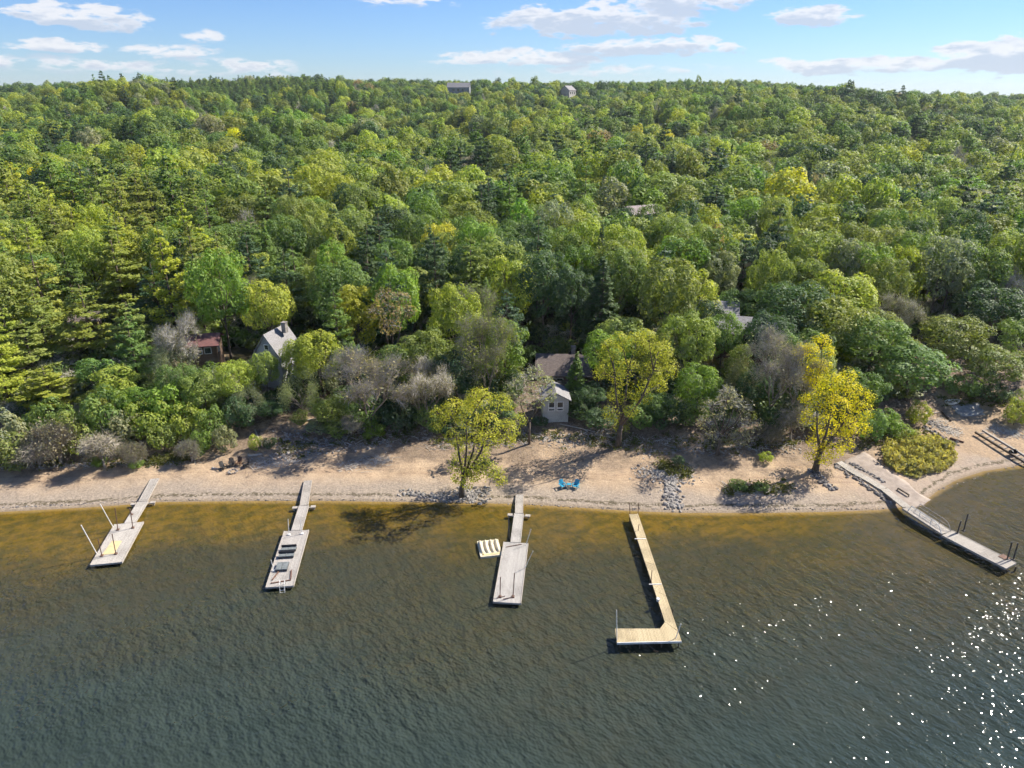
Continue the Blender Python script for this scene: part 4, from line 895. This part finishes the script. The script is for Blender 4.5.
def bench(px, py, w_, d_, label, back=True):
    p = W(px, py, .5); o = empty('cushioned_bench', (p.x, p.y, .505), r2.rotation_euler.z, label, 'bench', 'dark benches on the platform dock')
    fb = MB(); fb.box((0, 0, .16), (w_, d_, .06))
    for sx in (-1, 1):
        for sy in (-1, 1): fb.box((sx * (w_ / 2 - .08), sy * (d_ / 2 - .07), .065), (.07, .07, .13))
    fb.build('frame', DARKM, o); cb = MB(); n = max(1, round(w_ / .75))
    for k in range(n): cb.box((-w_ / 2 + w_ * (k + .5) / n, 0, .255), (w_ / n - .05, d_ - .06, .12))
    cb.build('cushion', PADG, o)
    if back: bb = MB(); bb.box((0, d_ / 2 - .03, .44), (w_, .06, .28)); bb.build('backrest', DARKM, o)
bench(289, 550.5, 1.65, .62, 'dark cushioned bench nearest the gangway on the second dock'); bench(286.5, 557, 1.65, .62, 'dark cushioned bench in the middle of the three on the second dock'); bench(282.5, 568, 1.25, 1.35, 'broad square double lounger closest to the water end of the second dock', False)

r3, wd, L, lg, lr = platform_dock('middle platform dock of grey boards with dark pipe frames and a cream raft beside it', (494, 602), (520, 603), (528, 543), (504, 542), (519, 514), (519.5, 495), 1.05, planks('silver_boards', (.46, .435, .40), (.33, .31, .285)))
def pipe(r, *pxs, m=RUST, rad=.035, name='pipe_frame', z=.54):
    b = MB(); b.tube([local(r, W(x, y, zz)) for x, y, zz in pxs], rad, 6); return b.build(name, m, r)
pipe(r3, (497, 598, .56), (505, 596, .56)); pipe(r3, (503, 599, .56), (514, 597, .56)); pipe(r3, (506, 547, .56), (522, 544, .56))
for a in ((500, 597, 500.5, 577), (513, 597, 514.5, 573)): up_post(r3, *a, rad=.045)
for a in ((526, 545, 531, 529), (525, 568, 533, 551)): up_post(r3, *a, m=STEELW, rad=.035, name='mooring_pole', foot=False)
up_post(r3, 509, 540, 508.5, 519, m=DARKM, rad=.06, foot=False, deck=.1)

# raft of cream plastic beside the middle dock
A, B, C_, D = W(481, 557, .3), W(502, 554, .3), W(498, 538, .3), W(477, 542, .3)
ctr = (A + B + C_ + D) / 4; ax = ((D + C_) / 2 - (A + B) / 2); L = ax.length; ax.normalize(); wr = ((B + C_) / 2 - (A + D) / 2).length
rr = frame_root('floating_raft', 'square cream plastic raft with raised ribs floating left of the middle dock', 'raft', ctr, ax)
b = MB(); b.box((0, 0, .12), (wr, L, .3)); b.build('base', CREAM, rr)
for k in range(4):
    b = MB(); x = -wr / 2 + wr * (k + .5) / 4; n = 9
    b.tube([(x, -L * .30, .30), (x, -L * .1, .36), (x, L * .25, .36), (x, L * .46, .33)], [.12, .19, .19, .12], 9); b.build('rib', CREAM, rr, True)
b = MB(); b.box((-wr * .36, 0, .283), (.16, L * .8, .03)); b.box((0, -L * .4, .283), (wr * .8, .3, .03)); b.build('trim', PATCH, rr)

# L shaped dock of new boards
o = W(676, 637, .9); f0 = W(633.5, 514, .9); ax = (f0 - W(672, 630, .9)); Ld = ax.length; ax.normalize()
rL = frame_root('angled_dock', 'long yellowish L shaped dock on posts, its foot pointing left, fourth dock from left', 'dock', W(672, 630, .9), ax)
def LP(px, py, h=.9): return local(rL, W(px, py, h))
b = MB(); le = [(629, 514), (637.5, 513.5), (669.5, 592), (682, 641), (665, 622), (634.5, 540)]
n0 = LP(665, 622); n1 = LP(629, 514); n2_ = LP(638, 513.5); n3 = LP(681.5, 641)
secs = 4
for k in range(secs):
    u0, u1 = k / secs, (k + 1) / secs; l0 = n1.lerp(n0, u0); l1 = n1.lerp(n0, u1); q0 = n2_.lerp(n3, u0 * .94); q1 = n2_.lerp(n3, u1 * .94); e = (l1 - l0) * .006
    b = MB(); b.prism([l0 + e, l1 - e, q1 - e, q0 + e], .76, .9); b.build('deck_section', WOODN, rL)
m1 = LP(660, 628.5); m2 = LP(615, 628.5); m3 = LP(617, 642.5); m4 = LP(681.5, 641); q1 = n2_.lerp(n3, .943)
b = MB(); b.prism([n0, m1, m2, m3, m4, q1], .76, .9); b.build('deck_foot', WOODN, rL)
b = MB(); b.beam(m3 + Vector((0, 0, -.07)) - Vector((0, .05, 0)), m4 + Vector((0, 0, -.07)) - Vector((0, .05, 0)), .06, .22); b.build('fascia', STEELW, rL)
for px, py in ((630, 516), (638, 516), (638, 540), (646, 538), (650, 578), (659, 577), (662, 610), (673, 608), (620, 641), (640, 641), (662, 640), (679, 640), (617, 630), (640, 630)):
    p = LP(px, py); post(rL, 'leg', WOODD, (p.x, p.y, -3), (p.x, p.y, .78), .06)
for px, py, tx, ty in ((630, 514.5, 629.5, 503), (638, 514.5, 638.5, 503), (638, 532, 639, 524), (651, 584, 652, 570), (617, 642, 616.5, 610), (675, 640, 681, 624)): up_post(rL, px, py, tx, ty, deck=.7, foot=False, rad=.04, m=RUST if px < 660 and px != 617 else STEELW)
for px, py in ((636, 539), (650.5, 584.5)): 
    p = LP(px, py); b = MB(); b.box((p.x + .5, p.y, .93), (1.3, .1, .05)); b.build('section_joint', STEELW, rL)
p = W(658, 601, .9); o = empty('bucket', (p.x, p.y, .905), 0, 'white bucket on the inner edge of the L shaped dock', 'bucket'); b = MB(); b.tube([(0, 0, 0), (0, 0, .32)], [.16, .2], 12); b.build('body', STEELW, o)
b = MB(); b.tube([(-.2, 0, .3), (-.14, 0, .42), (0, 0, .47), (.14, 0, .42), (.2, 0, .3)], .012, 5); b.build('handle', DARKM, o)

# ramp dock on the right
def strip_px(r, name, m, a, b_, w_, h0, h1, th=.14, edge=True):
    A = W(*a, h0) if h0 is not None else G(*a, .1); B = W(*b_, h1); la, lb = local(r, A), local(r, B); sb = MB(); sb.beam(la, lb, w_, th); o = sb.build(name, m, r)
    if edge:
        rb = MB(); d = (lb - la).normalized(); s_ = d.cross(Vector((0, 0, 1))).normalized()
        for s in (-1, 1): rb.beam(la + s_ * s * (w_ / 2 + .04), lb + s_ * s * (w_ / 2 + .04), .07, th + .07)
        rb.build('edge_beam', WOODW, o)
    return o
far_ = W(948, 533, .75); end = W(1011, 566, .75); ax = (far_ - end).normalized()
rR = frame_root('boat_launch_dock', 'rightmost dock beside the boat ramp with pale handrails and dark tall posts', 'dock', end, ax)
RB = planks('launch_boards', (.44, .40, .35), (.32, .29, .25), .16, 1)
strip_px(rR, 'deck', RB, (1011, 566.5), (947, 533.5), 1.9, .75, .75, .18)
strip_px(rR, 'gangway', RB, (946.5, 533), (907, 507.5), 1.5, .76, 1.0)
A = local(rR, W(907, 507.5, 1.0)); Bp = local(rR, G(884, 489, .12)); Cp = local(rR, G(839, 462, .12))
for a_, b__, nm in ((A, Bp, 'shore_ramp'), (Bp, Cp, 'walkway')):
    sb = MB(); n = 1 if nm == 'shore_ramp' else 8; pts = [a_.lerp(b__, k / n) for k in range(n + 1)]
    if n > 1:
        for q in pts: wv = rR.matrix_basis @ q; q.z = T(wv.x, wv.y) + .1
        pts[0] = a_ + Vector((0, 0, -.004))
    for k in range(n): sb.beam(pts[k], pts[k + 1], 1.1, .12)
    sb.build(nm, RB, rR)
for px, py, tx, ty in ((957, 534, 961, 521), (963.5, 531, 968, 514), (1007, 560, 1012, 542), (1013, 560, 1018, 543)): up_post(rR, px, py, tx, ty, m=DARKM, rad=.075, deck=.75)
p = local(rR, W(1004, 558, .75)); b = MB(); b.box((p.x, p.y, .82), (.9, .8, .14)); b.build('step_box', RUST, rR)
for px, py in ((1016, 567), (990, 557), (960, 541), (935, 527), (1003, 560), (975, 545)): p = local(rR, W(px, py, .6)); post(rR, 'leg', WOODD, (p.x, p.y, -3), (p.x, p.y, .62), .08)
for off in (-.72, .72):
    b = MB(); g0 = local(rR, W(946, 532.5, .85)); g1 = local(rR, W(912, 510.5, 1.0)); d = (g1 - g0).normalized(); s_ = d.cross(Vector((0, 0, 1))).normalized() * off
    if off < 0 or True:
        hh = Vector((0, 0, .95)); b.tube([g0 + s_, g0 + s_ + hh * .8 + d * .5, g0 + s_ + hh + d * 1.1, g1 + s_ + hh - d * .3, g1 + s_], .045, 7)
        for u in (.33, .66): b.tube([g0.lerp(g1, u) + s_, g0.lerp(g1, u) + s_ + hh], .035, 6)
        b.tube([g0 + s_ + hh * .5 + d * .5, g1 + s_ + hh * .5], .03, 6)
    b.build('handrail', WOODW if off > 0 else STEELW, rR)
p = G(898, 488, .3); q = G(909, 495, .3); b = MB(); b.beam(p, q, .16, .16)
for e in (p, q): b.tube([e + Vector((0, 0, -.07)), e + Vector((0, 0, -.5))], .07, 6)
tag(b.build('timber_rail', WOODD), 'short dark timber rail on the edge of the boat ramp', 'rail')

# boat ramp of packed gravel and concrete laid over the sand
def drape(name, poly, h, m, n=26, nw=9):
    """four-sided sheet following the ground, poly = near-left, far-left, far-right, near-right as ground points"""
    a, b_, c, d = poly; vs = []; fs = []
    for i in range(n + 1):
        for j in range(nw + 1):
            u, v = i / n, j / nw; e = a.lerp(b_, u).lerp(d.lerp(c, u), v); wob = .25 * math.sin(u * 13 + v * 9) * (1 if j in (0, nw) else 0)
            vs.append((e.x + wob, e.y, T(e.x, e.y) + h))
    for i in range(n):
        for j in range(nw): k = i * (nw + 1) + j; fs.append((k, k + 1, k + nw + 2, k + nw + 1))
    b = MB(); b.add(vs, fs); o = b.build(name, m, None, True); so_ = o.modifiers.new('thick', 'SOLIDIFY'); so_.thickness = .1; so_.offset = -1; return o
RAMP = simple('ramp_gravel', (.36, .30, .25), (.27, .222, .185), .95, 1.2, (1, 1, 1), .03)
tag(drape('boat_ramp', [G(912, 515), G(842, 462), G(864, 452), G(930, 500)], .05, RAMP), kind='structure')

# ------------------------------------------------------------------ stones, driftwood, chairs
def rock(mb, c, r, mi=0):
    n = 9; pts = []
    sc = rng.uniform(.6, 1.25, 3); sc[2] *= .7; rm = Matrix.Rotation(rng.uniform(0, 6), 3, 'Z')
    import itertools
    t = (1 + 5 ** .5) / 2
    base = [(-1, t, 0), (1, t, 0), (-1, -t, 0), (1, -t, 0), (0, -1, t), (0, 1, t), (0, -1, -t), (0, 1, -t), (t, 0, -1), (t, 0, 1), (-t, 0, -1), (-t, 0, 1)]
    fc = [(0, 11, 5), (0, 5, 1), (0, 1, 7), (0, 7, 10), (0, 10, 11), (1, 5, 9), (5, 11, 4), (11, 10, 2), (10, 7, 6), (7, 1, 8), (3, 9, 4), (3, 4, 2), (3, 2, 6), (3, 6, 8), (3, 8, 9), (4, 9, 5), (2, 4, 11), (6, 2, 10), (8, 6, 7), (9, 8, 1)]
    mb.add([Vector(c) + rm @ Vector([v[i] / 1.9 * r * sc[i] * rng.uniform(.8, 1.15) for i in range(3)]) for v in base], fc, mi)
def rocks(name, label, areas, n, rmin, rmax, mats):
    mb = MB()
    for k in range(n):
        a = areas[rng.integers(len(areas))]; (x0, y0, x1, y1, wd) = a; u = rng.uniform(0, 1); px = x0 + (x1 - x0) * u; py = y0 + (y1 - y0) * u
        g = G(px + rng.normal(0, wd), py + rng.normal(0, wd * .45)); r = rng.uniform(rmin, rmax) * rng.uniform(.6, 1); rock(mb, (g.x, g.y, g.z + r * .15), r, rng.integers(2))
    return tag(mb.build(name, mats), label, 'rocks', kind='stuff')
STONEL = simple('pale_stone', (.36, .33, .295), (.21, .195, .175), .9, 1.3, bump=.05)
rocks('stones', 'grey riprap stones sloping into the water between the middle and L shaped docks', [(670, 478, 674, 508, 4.5)], 260, .16, .42, [STONEL, STONE])
rocks('stones', 'pale stones under the golden green cottonwood at the waterline', [(440, 498, 488, 492, 5), (460, 490, 478, 500, 7), (405, 492, 450, 500, 4)], 420, .12, .36, [STONEL, STONE])
rocks('stones', 'dark stones spilling from the foot of the bright yellow tree', [(812, 470, 832, 490, 2.2)], 130, .18, .45, [STONED, STONE])
rocks('stones', 'two lines of stones along the left of the boat ramp walkway', [(832, 464, 872, 490, 1.5), (872, 490, 892, 504, 1.4), (852, 464, 884, 482, .8)], 230, .14, .38, [STONE, STONED])
rocks('stones', 'stones and rubble between the golden shrub patch and the clearing', [(925, 428, 958, 445, 2), (925, 420, 945, 430, 3)], 90, .15, .4, [STONED, STONE])
rocks('rubble', 'scattered pale stones and drift litter along the foot of the wooded bank', [(275, 448, 420, 428, 6), (262, 445, 330, 425, 7), (560, 440, 620, 432, 6), (680, 440, 790, 440, 5), (440, 440, 560, 436, 5), (0, 468, 200, 462, 3), (640, 470, 690, 480, 8), (330, 425, 380, 430, 5), (260, 456, 400, 444, 6), (640, 452, 800, 450, 6)], 2300, .06, .30, [STONEL, STONE])
rocks('pebbles', 'pebbles and wrack in a thin line along the water edge', [(0, 508, 150, 501, 1), (160, 500, 400, 500, 1), (400, 500, 630, 509, 1), (630, 509, 890, 509, 1), (940, 490, 1024, 464, 1.2)], 700, .04, .16, [STONED, STONE])
mb = MB()
for k in range(2300):
    reg_ = [(275, 450, 440, 434, 7), (430, 448, 560, 440, 6), (560, 448, 690, 440, 6), (640, 478, 690, 470, 8), (690, 446, 800, 446, 6), (0, 468, 180, 464, 3), (930, 420, 960, 436, 5), (990, 430, 1024, 436, 5), (725, 490, 780, 492, 7), (250, 466, 300, 462, 5), (340, 470, 390, 460, 5)]
    a = reg_[rng.integers(len(reg_))]; u = rng.uniform(); g = G(a[0] + (a[2] - a[0]) * u + rng.normal(0, 3), a[1] + (a[3] - a[1]) * u + rng.normal(0, a[4] * .5)); th = rng.uniform(0, 3.14); l = rng.uniform(.3, 1.6)
    d = Vector((math.cos(th), math.sin(th), rng.uniform(-.05, .3))); mb.tube([g + Vector((0, 0, .04)), g + d * l * .5 + Vector((0, 0, .08)), g + d * l], [.035, .028, .01], 3)
tag(mb.build('driftwood_litter', TWIG), 'broken sticks and driftwood strewn along the bank', 'driftwood', kind='stuff')
def log(px, py, qx, qy, rad, label, m=WOODW, h=.12, name='driftwood_log', cat='log'):
    a, b_ = G(px, py, h), G(qx, qy, h); mb = MB(); mid = a.lerp(b_, .5); mid.z = T(mid.x, mid.y) + h
    mb.tube([a, a.lerp(mid, .5), mid, b_], [rad, rad * .95, rad * .9, rad * .6], 8); o = mb.build(name, m, None, True); tag(o, label, cat)
log(248, 456, 262, 454, .2, 'bleached log lying on the sand right of the brown beach chairs'); log(300, 421, 322, 418, .16, 'pale fallen log at the foot of the slope below the cottage'); log(942, 411, 951, 421, .2, 'dark log edging the pale slab in the clearing', WOODD)
log(905, 418, 940, 412, .1, 'thin pole lying at the left end of the clearing'); log(255, 430, 262, 447, .12, 'leaning pale timber at the edge of the woods near the chairs'); log(950, 438, 964, 442, .16, 'reddish log on the sand above the golden patch', RUST)
log(560, 424, 596, 432, .08, 'thin plank edge running right from the boathouse')

def adirondack(loc, rz, m, label, group, name='beach_chair'):
    o = empty(name, loc, rz, label, 'chair', group)
    b = MB(); b.box((0, -.02, .34), (.56, .55, .04)); b.build('seat', m, o)
    b = MB(); n = 5
    for k in range(n):
        x = (k - 2) * .125; h = .78 - .05 * abs(k - 2); b.add([(x - .055, .22, .30), (x + .055, .22, .30), (x + .06, .52, .3 + h), (x - .06, .52, .3 + h), (x - .055, .25, .29), (x + .055, .25, .29), (x + .06, .55, .29 + h), (x - .06, .55, .29 + h)], [(0, 1, 2, 3), (7, 6, 5, 4), (0, 4, 5, 1), (1, 5, 6, 2), (2, 6, 7, 3), (3, 7, 4, 0)])
    b.build('backrest', m, o)
    for s in (-1, 1):
        b = MB(); b.box((s * .36, .02, .58), (.13, .74, .03)); b.build('arm', m, o)
        b = MB(); b.box((s * .33, -.28, .28), (.05, .1, .56)); b.build('leg', m, o)
        b = MB(); b.beam((s * .33, .42, .02), (s * .33, -.2, .36), .05, .1); b.build('leg', m, o)
    return o
BRN = simple('brown_plastic', (.115, .065, .04), (.08, .045, .03), .5, 2); BLK = simple('dark_plastic', (.05, .048, .045), (.03, .03, .03), .5, 2)
for px, py, rz, m, lab in ((232, 466, 20, BLK, 'dark upright beach chair directly left of the brown one'), (239, 465, -10, BRN, 'brown beach chair between the two dark chairs behind the fire ring'), (246, 467, -60, BLK, 'rightmost dark beach chair of the fire ring, turned sideways'), (224, 469, 60, BLK, 'low dark beach chair at the left end of the fire ring')):
    adirondack(G(px, py), R(rz), m, lab, 'chairs round the beach fire ring')
g = G(233, 472); o = empty('fire_ring', g, 0, 'small ring of stones in front of the dark beach chairs', 'fire ring')
for k in range(10): mb = MB(); rock(mb, (.55 * math.cos(k * .628), .55 * math.sin(k * .628), .1), .2); mb.build('stone', STONE, o)
log(212, 468, 218, 469, .16, 'short log stub left of the dark beach chairs')
for px, py, rz, lab in ((562.5, 488, 25, 'blue beach chair on the left of the pair'), (575.5, 488, -30, 'blue beach chair on the right of the pair')): adirondack(G(px, py), R(rz), BLUEP, lab, 'blue chairs facing the water')
g = G(569, 487); o = empty('side_table', g, 0, 'small blue table between the two blue beach chairs', 'table'); b = MB(); b.box((0, 0, .45), (.5, .5, .04)); b.build('tabletop', BLUEP, o)
for sx in (-1, 1):
    for sy in (-1, 1): b = MB(); b.box((sx * .2, sy * .2, .215), (.05, .05, .43)); b.build('leg', BLUEP, o)

# clearing on the right: dinghy, slab, stored dock section
g = G(953, 404); o = empty('rowboat', g, R(20), 'small white rowboat resting upright at the top of the sandy clearing', 'boat')
b = MB(); rings = []; n = 9
for i in range(n):
    u = i / (n - 1); y = 0; x = -1.3 + 2.6 * u; wv = .62 * math.sin(min(1, (1 - u) * 1.6 + .0) * 1.57) * (.8 + .2 * min(1, u * 4)); d = .42 * (.6 + .4 * (1 - u))
    rings.append([(x, -wv, .52), (x, -wv * .75, .2), (x, 0, .05 + .1 * u), (x, wv * .75, .2), (x, wv, .52)])
vs = [p for r_ in rings for p in r_]; fs = [(i * 5 + k, (i + 1) * 5 + k, (i + 1) * 5 + k + 1, i * 5 + k + 1) for i in range(n - 1) for k in range(4)] + [(0, 1, 2, 3, 4)]
b.add(vs, fs); h_ = b.build('hull', STEELW, o); sm = h_.modifiers.new('t', 'SOLIDIFY'); sm.thickness = .05
b = MB(); 
for s in (0, 4): b.tube([r_[s] for r_ in rings], .06, 5)
b.build('gunwale', STEELW, o)
for x in (-.7, .2): b = MB(); b.box((x, 0, .42), (.25, 1.1, .04)); b.build('thwart', WOODG, o)
SL = simple('pale_slab', (.36, .35, .33), (.24, .235, .225), .9, 2)
tag(drape('patio', [G(960, 417), G(950, 404), G(978, 403), G(985, 415)], .1, SL, 8, 6), kind='structure')
a = G(979, 431, .5); c = G(1040, 468, .5); ax = (c - a); Ls = ax.length; ax.normalize()
o = empty('dock_section', (a.x, a.y, 0), math.atan2(-ax.x, ax.y), 'long wheeled dock section stored on the sand at the right edge', 'dock')
o.matrix_basis = Matrix.Translation((a.x, a.y, 0)) @ Matrix.Rotation(math.atan2(-ax.x, ax.y), 4, 'Z')
def lz(p, h): wv = o.matrix_basis @ Vector(p); return Vector((p[0], p[1], T(wv.x, wv.y) + h))
for s, m in ((-1.0, WOODW), (1.0, WOODD)):  # left rail's dark colour paints in the shadow line beside the pale timber
    b = MB(); b.beam(lz((s * .7, 0, 0), .45), lz((s * .7, Ls, 0), .45), .25, .28); b.build('rail', m, o)
b = MB()
for k in range(10): b.box(tuple(lz((0, .5 + k * (Ls - 1) / 9, 0), .43)), (1.2, .12, .12))
b.build('crossbar', WOODW, o); 
for s in (-.3, .45): b = MB(); q = lz((s, Ls * .58, 0), .6); b.tube([q + Vector((-.1, 0, 0)), q + Vector((.1, 0, 0))], .36, 12); b.build('wheel', BLK, o)

# golden willow shrubs patch
pc = [(886, 446), (905, 440), (930, 440), (950, 448), (955, 460), (945, 470), (915, 478), (893, 470), (882, 458)]
C = []; S = []; Nn = []; tt = []
from mathutils import geometry as _g
poly = [G(x, y) for x, y in pc]
cx = sum(p.x for p in poly) / len(poly); cy = sum(p.y for p in poly) / len(poly)
while len(C) < 260:
    u = rng.uniform(0, 1) ** .5; k = rng.integers(len(poly)); e = poly[k].lerp(poly[(k + 1) % len(poly)], rng.uniform()); x = cx + (e.x - cx) * u; y = cy + (e.y - cy) * u
    C.append((x, y, u))
c2 = []; n2_ = []; s2 = []; t2 = []
for (x, y, u) in C:
    hgt = (1.5 + .9 * math.sin(x * 1.3 + y * .7) * math.sin(y * 1.1)) * rng.uniform(.6, 1.3) * (1.1 - .5 * u); base = .55 + rng.uniform(-.25, .3); m = 75
    v = rng.uniform(.05, 1, m); a = rng.uniform(0, 6.28, m); rr_ = .25 + .5 * v * rng.uniform(.3, 1, m); z = T(x, y)
    c2.append(np.stack([x + rr_ * np.cos(a), y + rr_ * np.sin(a), z + v * hgt], -1)); nn = np.stack([np.cos(a), np.sin(a), rng.uniform(-.2, .8, m)], -1) + rng.normal(0, .3, (m, 3)); n2_.append(nn); s2.append(rng.uniform(.14, .32, m)); t2.append(np.clip(base + rng.normal(0, .18, m), 0, 1))
me = cards_mesh('golden_shrubs', np.concatenate(c2), np.concatenate(n2_), np.concatenate(s2), np.concatenate(t2), 1.6, [FOL]); o = link('undergrowth', me); o.color = (.37, .345, .14, 1)
tag(o, 'dense golden green willow shrubs in one low patch beside the boat ramp', 'undergrowth', kind='stuff')
# tufts of weeds on the bank
c2 = []; n2_ = []; s2 = []; t2 = []
for k in range(520):
    reg_ = [(150, 462, 195, 458, 4), (275, 450, 420, 430, 7), (430, 440, 560, 436, 6), (560, 440, 700, 444, 7), (700, 446, 800, 442, 6), (860, 445, 930, 430, 8), (725, 492, 790, 488, 5), (940, 400, 1010, 402, 6), (660, 466, 690, 474, 6), (0, 466, 160, 464, 3)]
    a = reg_[rng.integers(len(reg_))]; u = rng.uniform(); g = G(a[0] + (a[2] - a[0]) * u, a[1] + (a[3] - a[1]) * u + rng.normal(0, a[4] * .6)); m = 26; r_ = rng.uniform(.15, .55)
    p = rng.normal(0, r_, (m, 3)); p[:, 2] = np.abs(p[:, 2]) * .6 + .05; c2.append(p + np.array(g)); n2_.append(sph(m) + [0, 0, .5]); s2.append(rng.uniform(.1, .28, m)); t2.append(np.clip(rng.uniform(.2, .8) + rng.normal(0, .1, m), 0, 1))
me = cards_mesh('weeds', np.concatenate(c2), np.concatenate(n2_), np.concatenate(s2), np.concatenate(t2), 1.2, [FOL]); o = link('weeds', me); o.color = (.12, .13, .04, 1); tag(o, 'low weeds scattered over the bank', 'weeds', kind='stuff')

# ------------------------------------------------------------------ labels for the trees that have none
LM = [(555, 405, 'the boathouse'), (560, 360, 'the brown cabin'), (279, 345, 'the grey cottage'), (205, 345, 'the maroon roofed cabin'), (88, 324, 'the dark shed'), (742, 335, 'the red brown house'), (641, 203, 'the lone forest house'),
      (478, 425, 'the waterline cottonwood'), (632, 380, 'the tall golden cottonwood'), (836, 415, 'the bright yellow tree'), (728, 420, 'the feathery willow'), (390, 300, 'the orange brown tree'), (365, 400, 'the broad bare tree'),
      (915, 460, 'the golden shrub patch'), (955, 402, 'the rowboat'), (106, 450, 'the drooping dry shrub'), (235, 462, 'the brown beach chairs'), (214, 285, 'the large bright green tree'), (604, 300, 'the spiky dark conifer'), (30, 290, 'the tallest left pine'), (1010, 445, 'the stored dock section')]
from collections import defaultdict
grp = defaultdict(list)
for t in TREES:
    if t['label']: continue
    L = min(LM, key=lambda l: math.hypot((t['px'] - l[0]), (t['py'] - l[1]) * 1.2)); dx, dy = t['px'] - L[0], t['py'] - L[1]
    dist = math.hypot(dx, dy); far_w = 'well ' if dist > 75 else ''
    if abs(dx) > abs(dy) * 1.3: rel = ('right of' if dx > 0 else 'left of')
    elif dy < 0: rel = 'above'
    else: rel = 'below'
    tall = '' 
    grp[(t['col'], KINDN[t['kind']][2] if t['kind'] in KINDN else 'tree', far_w + rel + ' ' + L[2])].append(t)
ORD = ['leftmost', 'second from left', 'third from left', 'fourth from left', 'fifth from left', 'sixth from left', 'seventh from left', 'eighth from left', 'ninth from left', 'tenth from left', 'eleventh from left', 'twelfth from left']
for (c, kn, rel), ts in grp.items():
    ts.sort(key=lambda t: t['px'])
    for i, t in enumerate(ts):
        if len(ts) == 1: t['o']['label'] = '%s %s %s' % (c, kn, rel)
        elif len(ts) == 2: t['o']['label'] = '%s %s %s, the %s' % (c, kn, rel, ('left one', 'right one')[i])
        elif i == len(ts) - 1: t['o']['label'] = '%s %s %s, rightmost' % (c, kn, rel)
        else: t['o']['label'] = '%s %s %s, %s' % (c, kn, rel, ORD[min(i, 11)])

# ------------------------------------------------------------------ air
m, nt, o = mat('haze'); v = N(nt, 'ShaderNodeVolumePrincipled', i={'Density': .00007, 'Color': (.80, .88, 1.0, 1), 'Anisotropy': .2}); nt.links.new(v.outputs[0], o.inputs[1])
b = MB(); b.box((0, 1000, 37), (7000, 7000, 86)); tag(b.build('haze', m), 'thin pale summer haze over the river and hills', 'haze', kind='stuff')
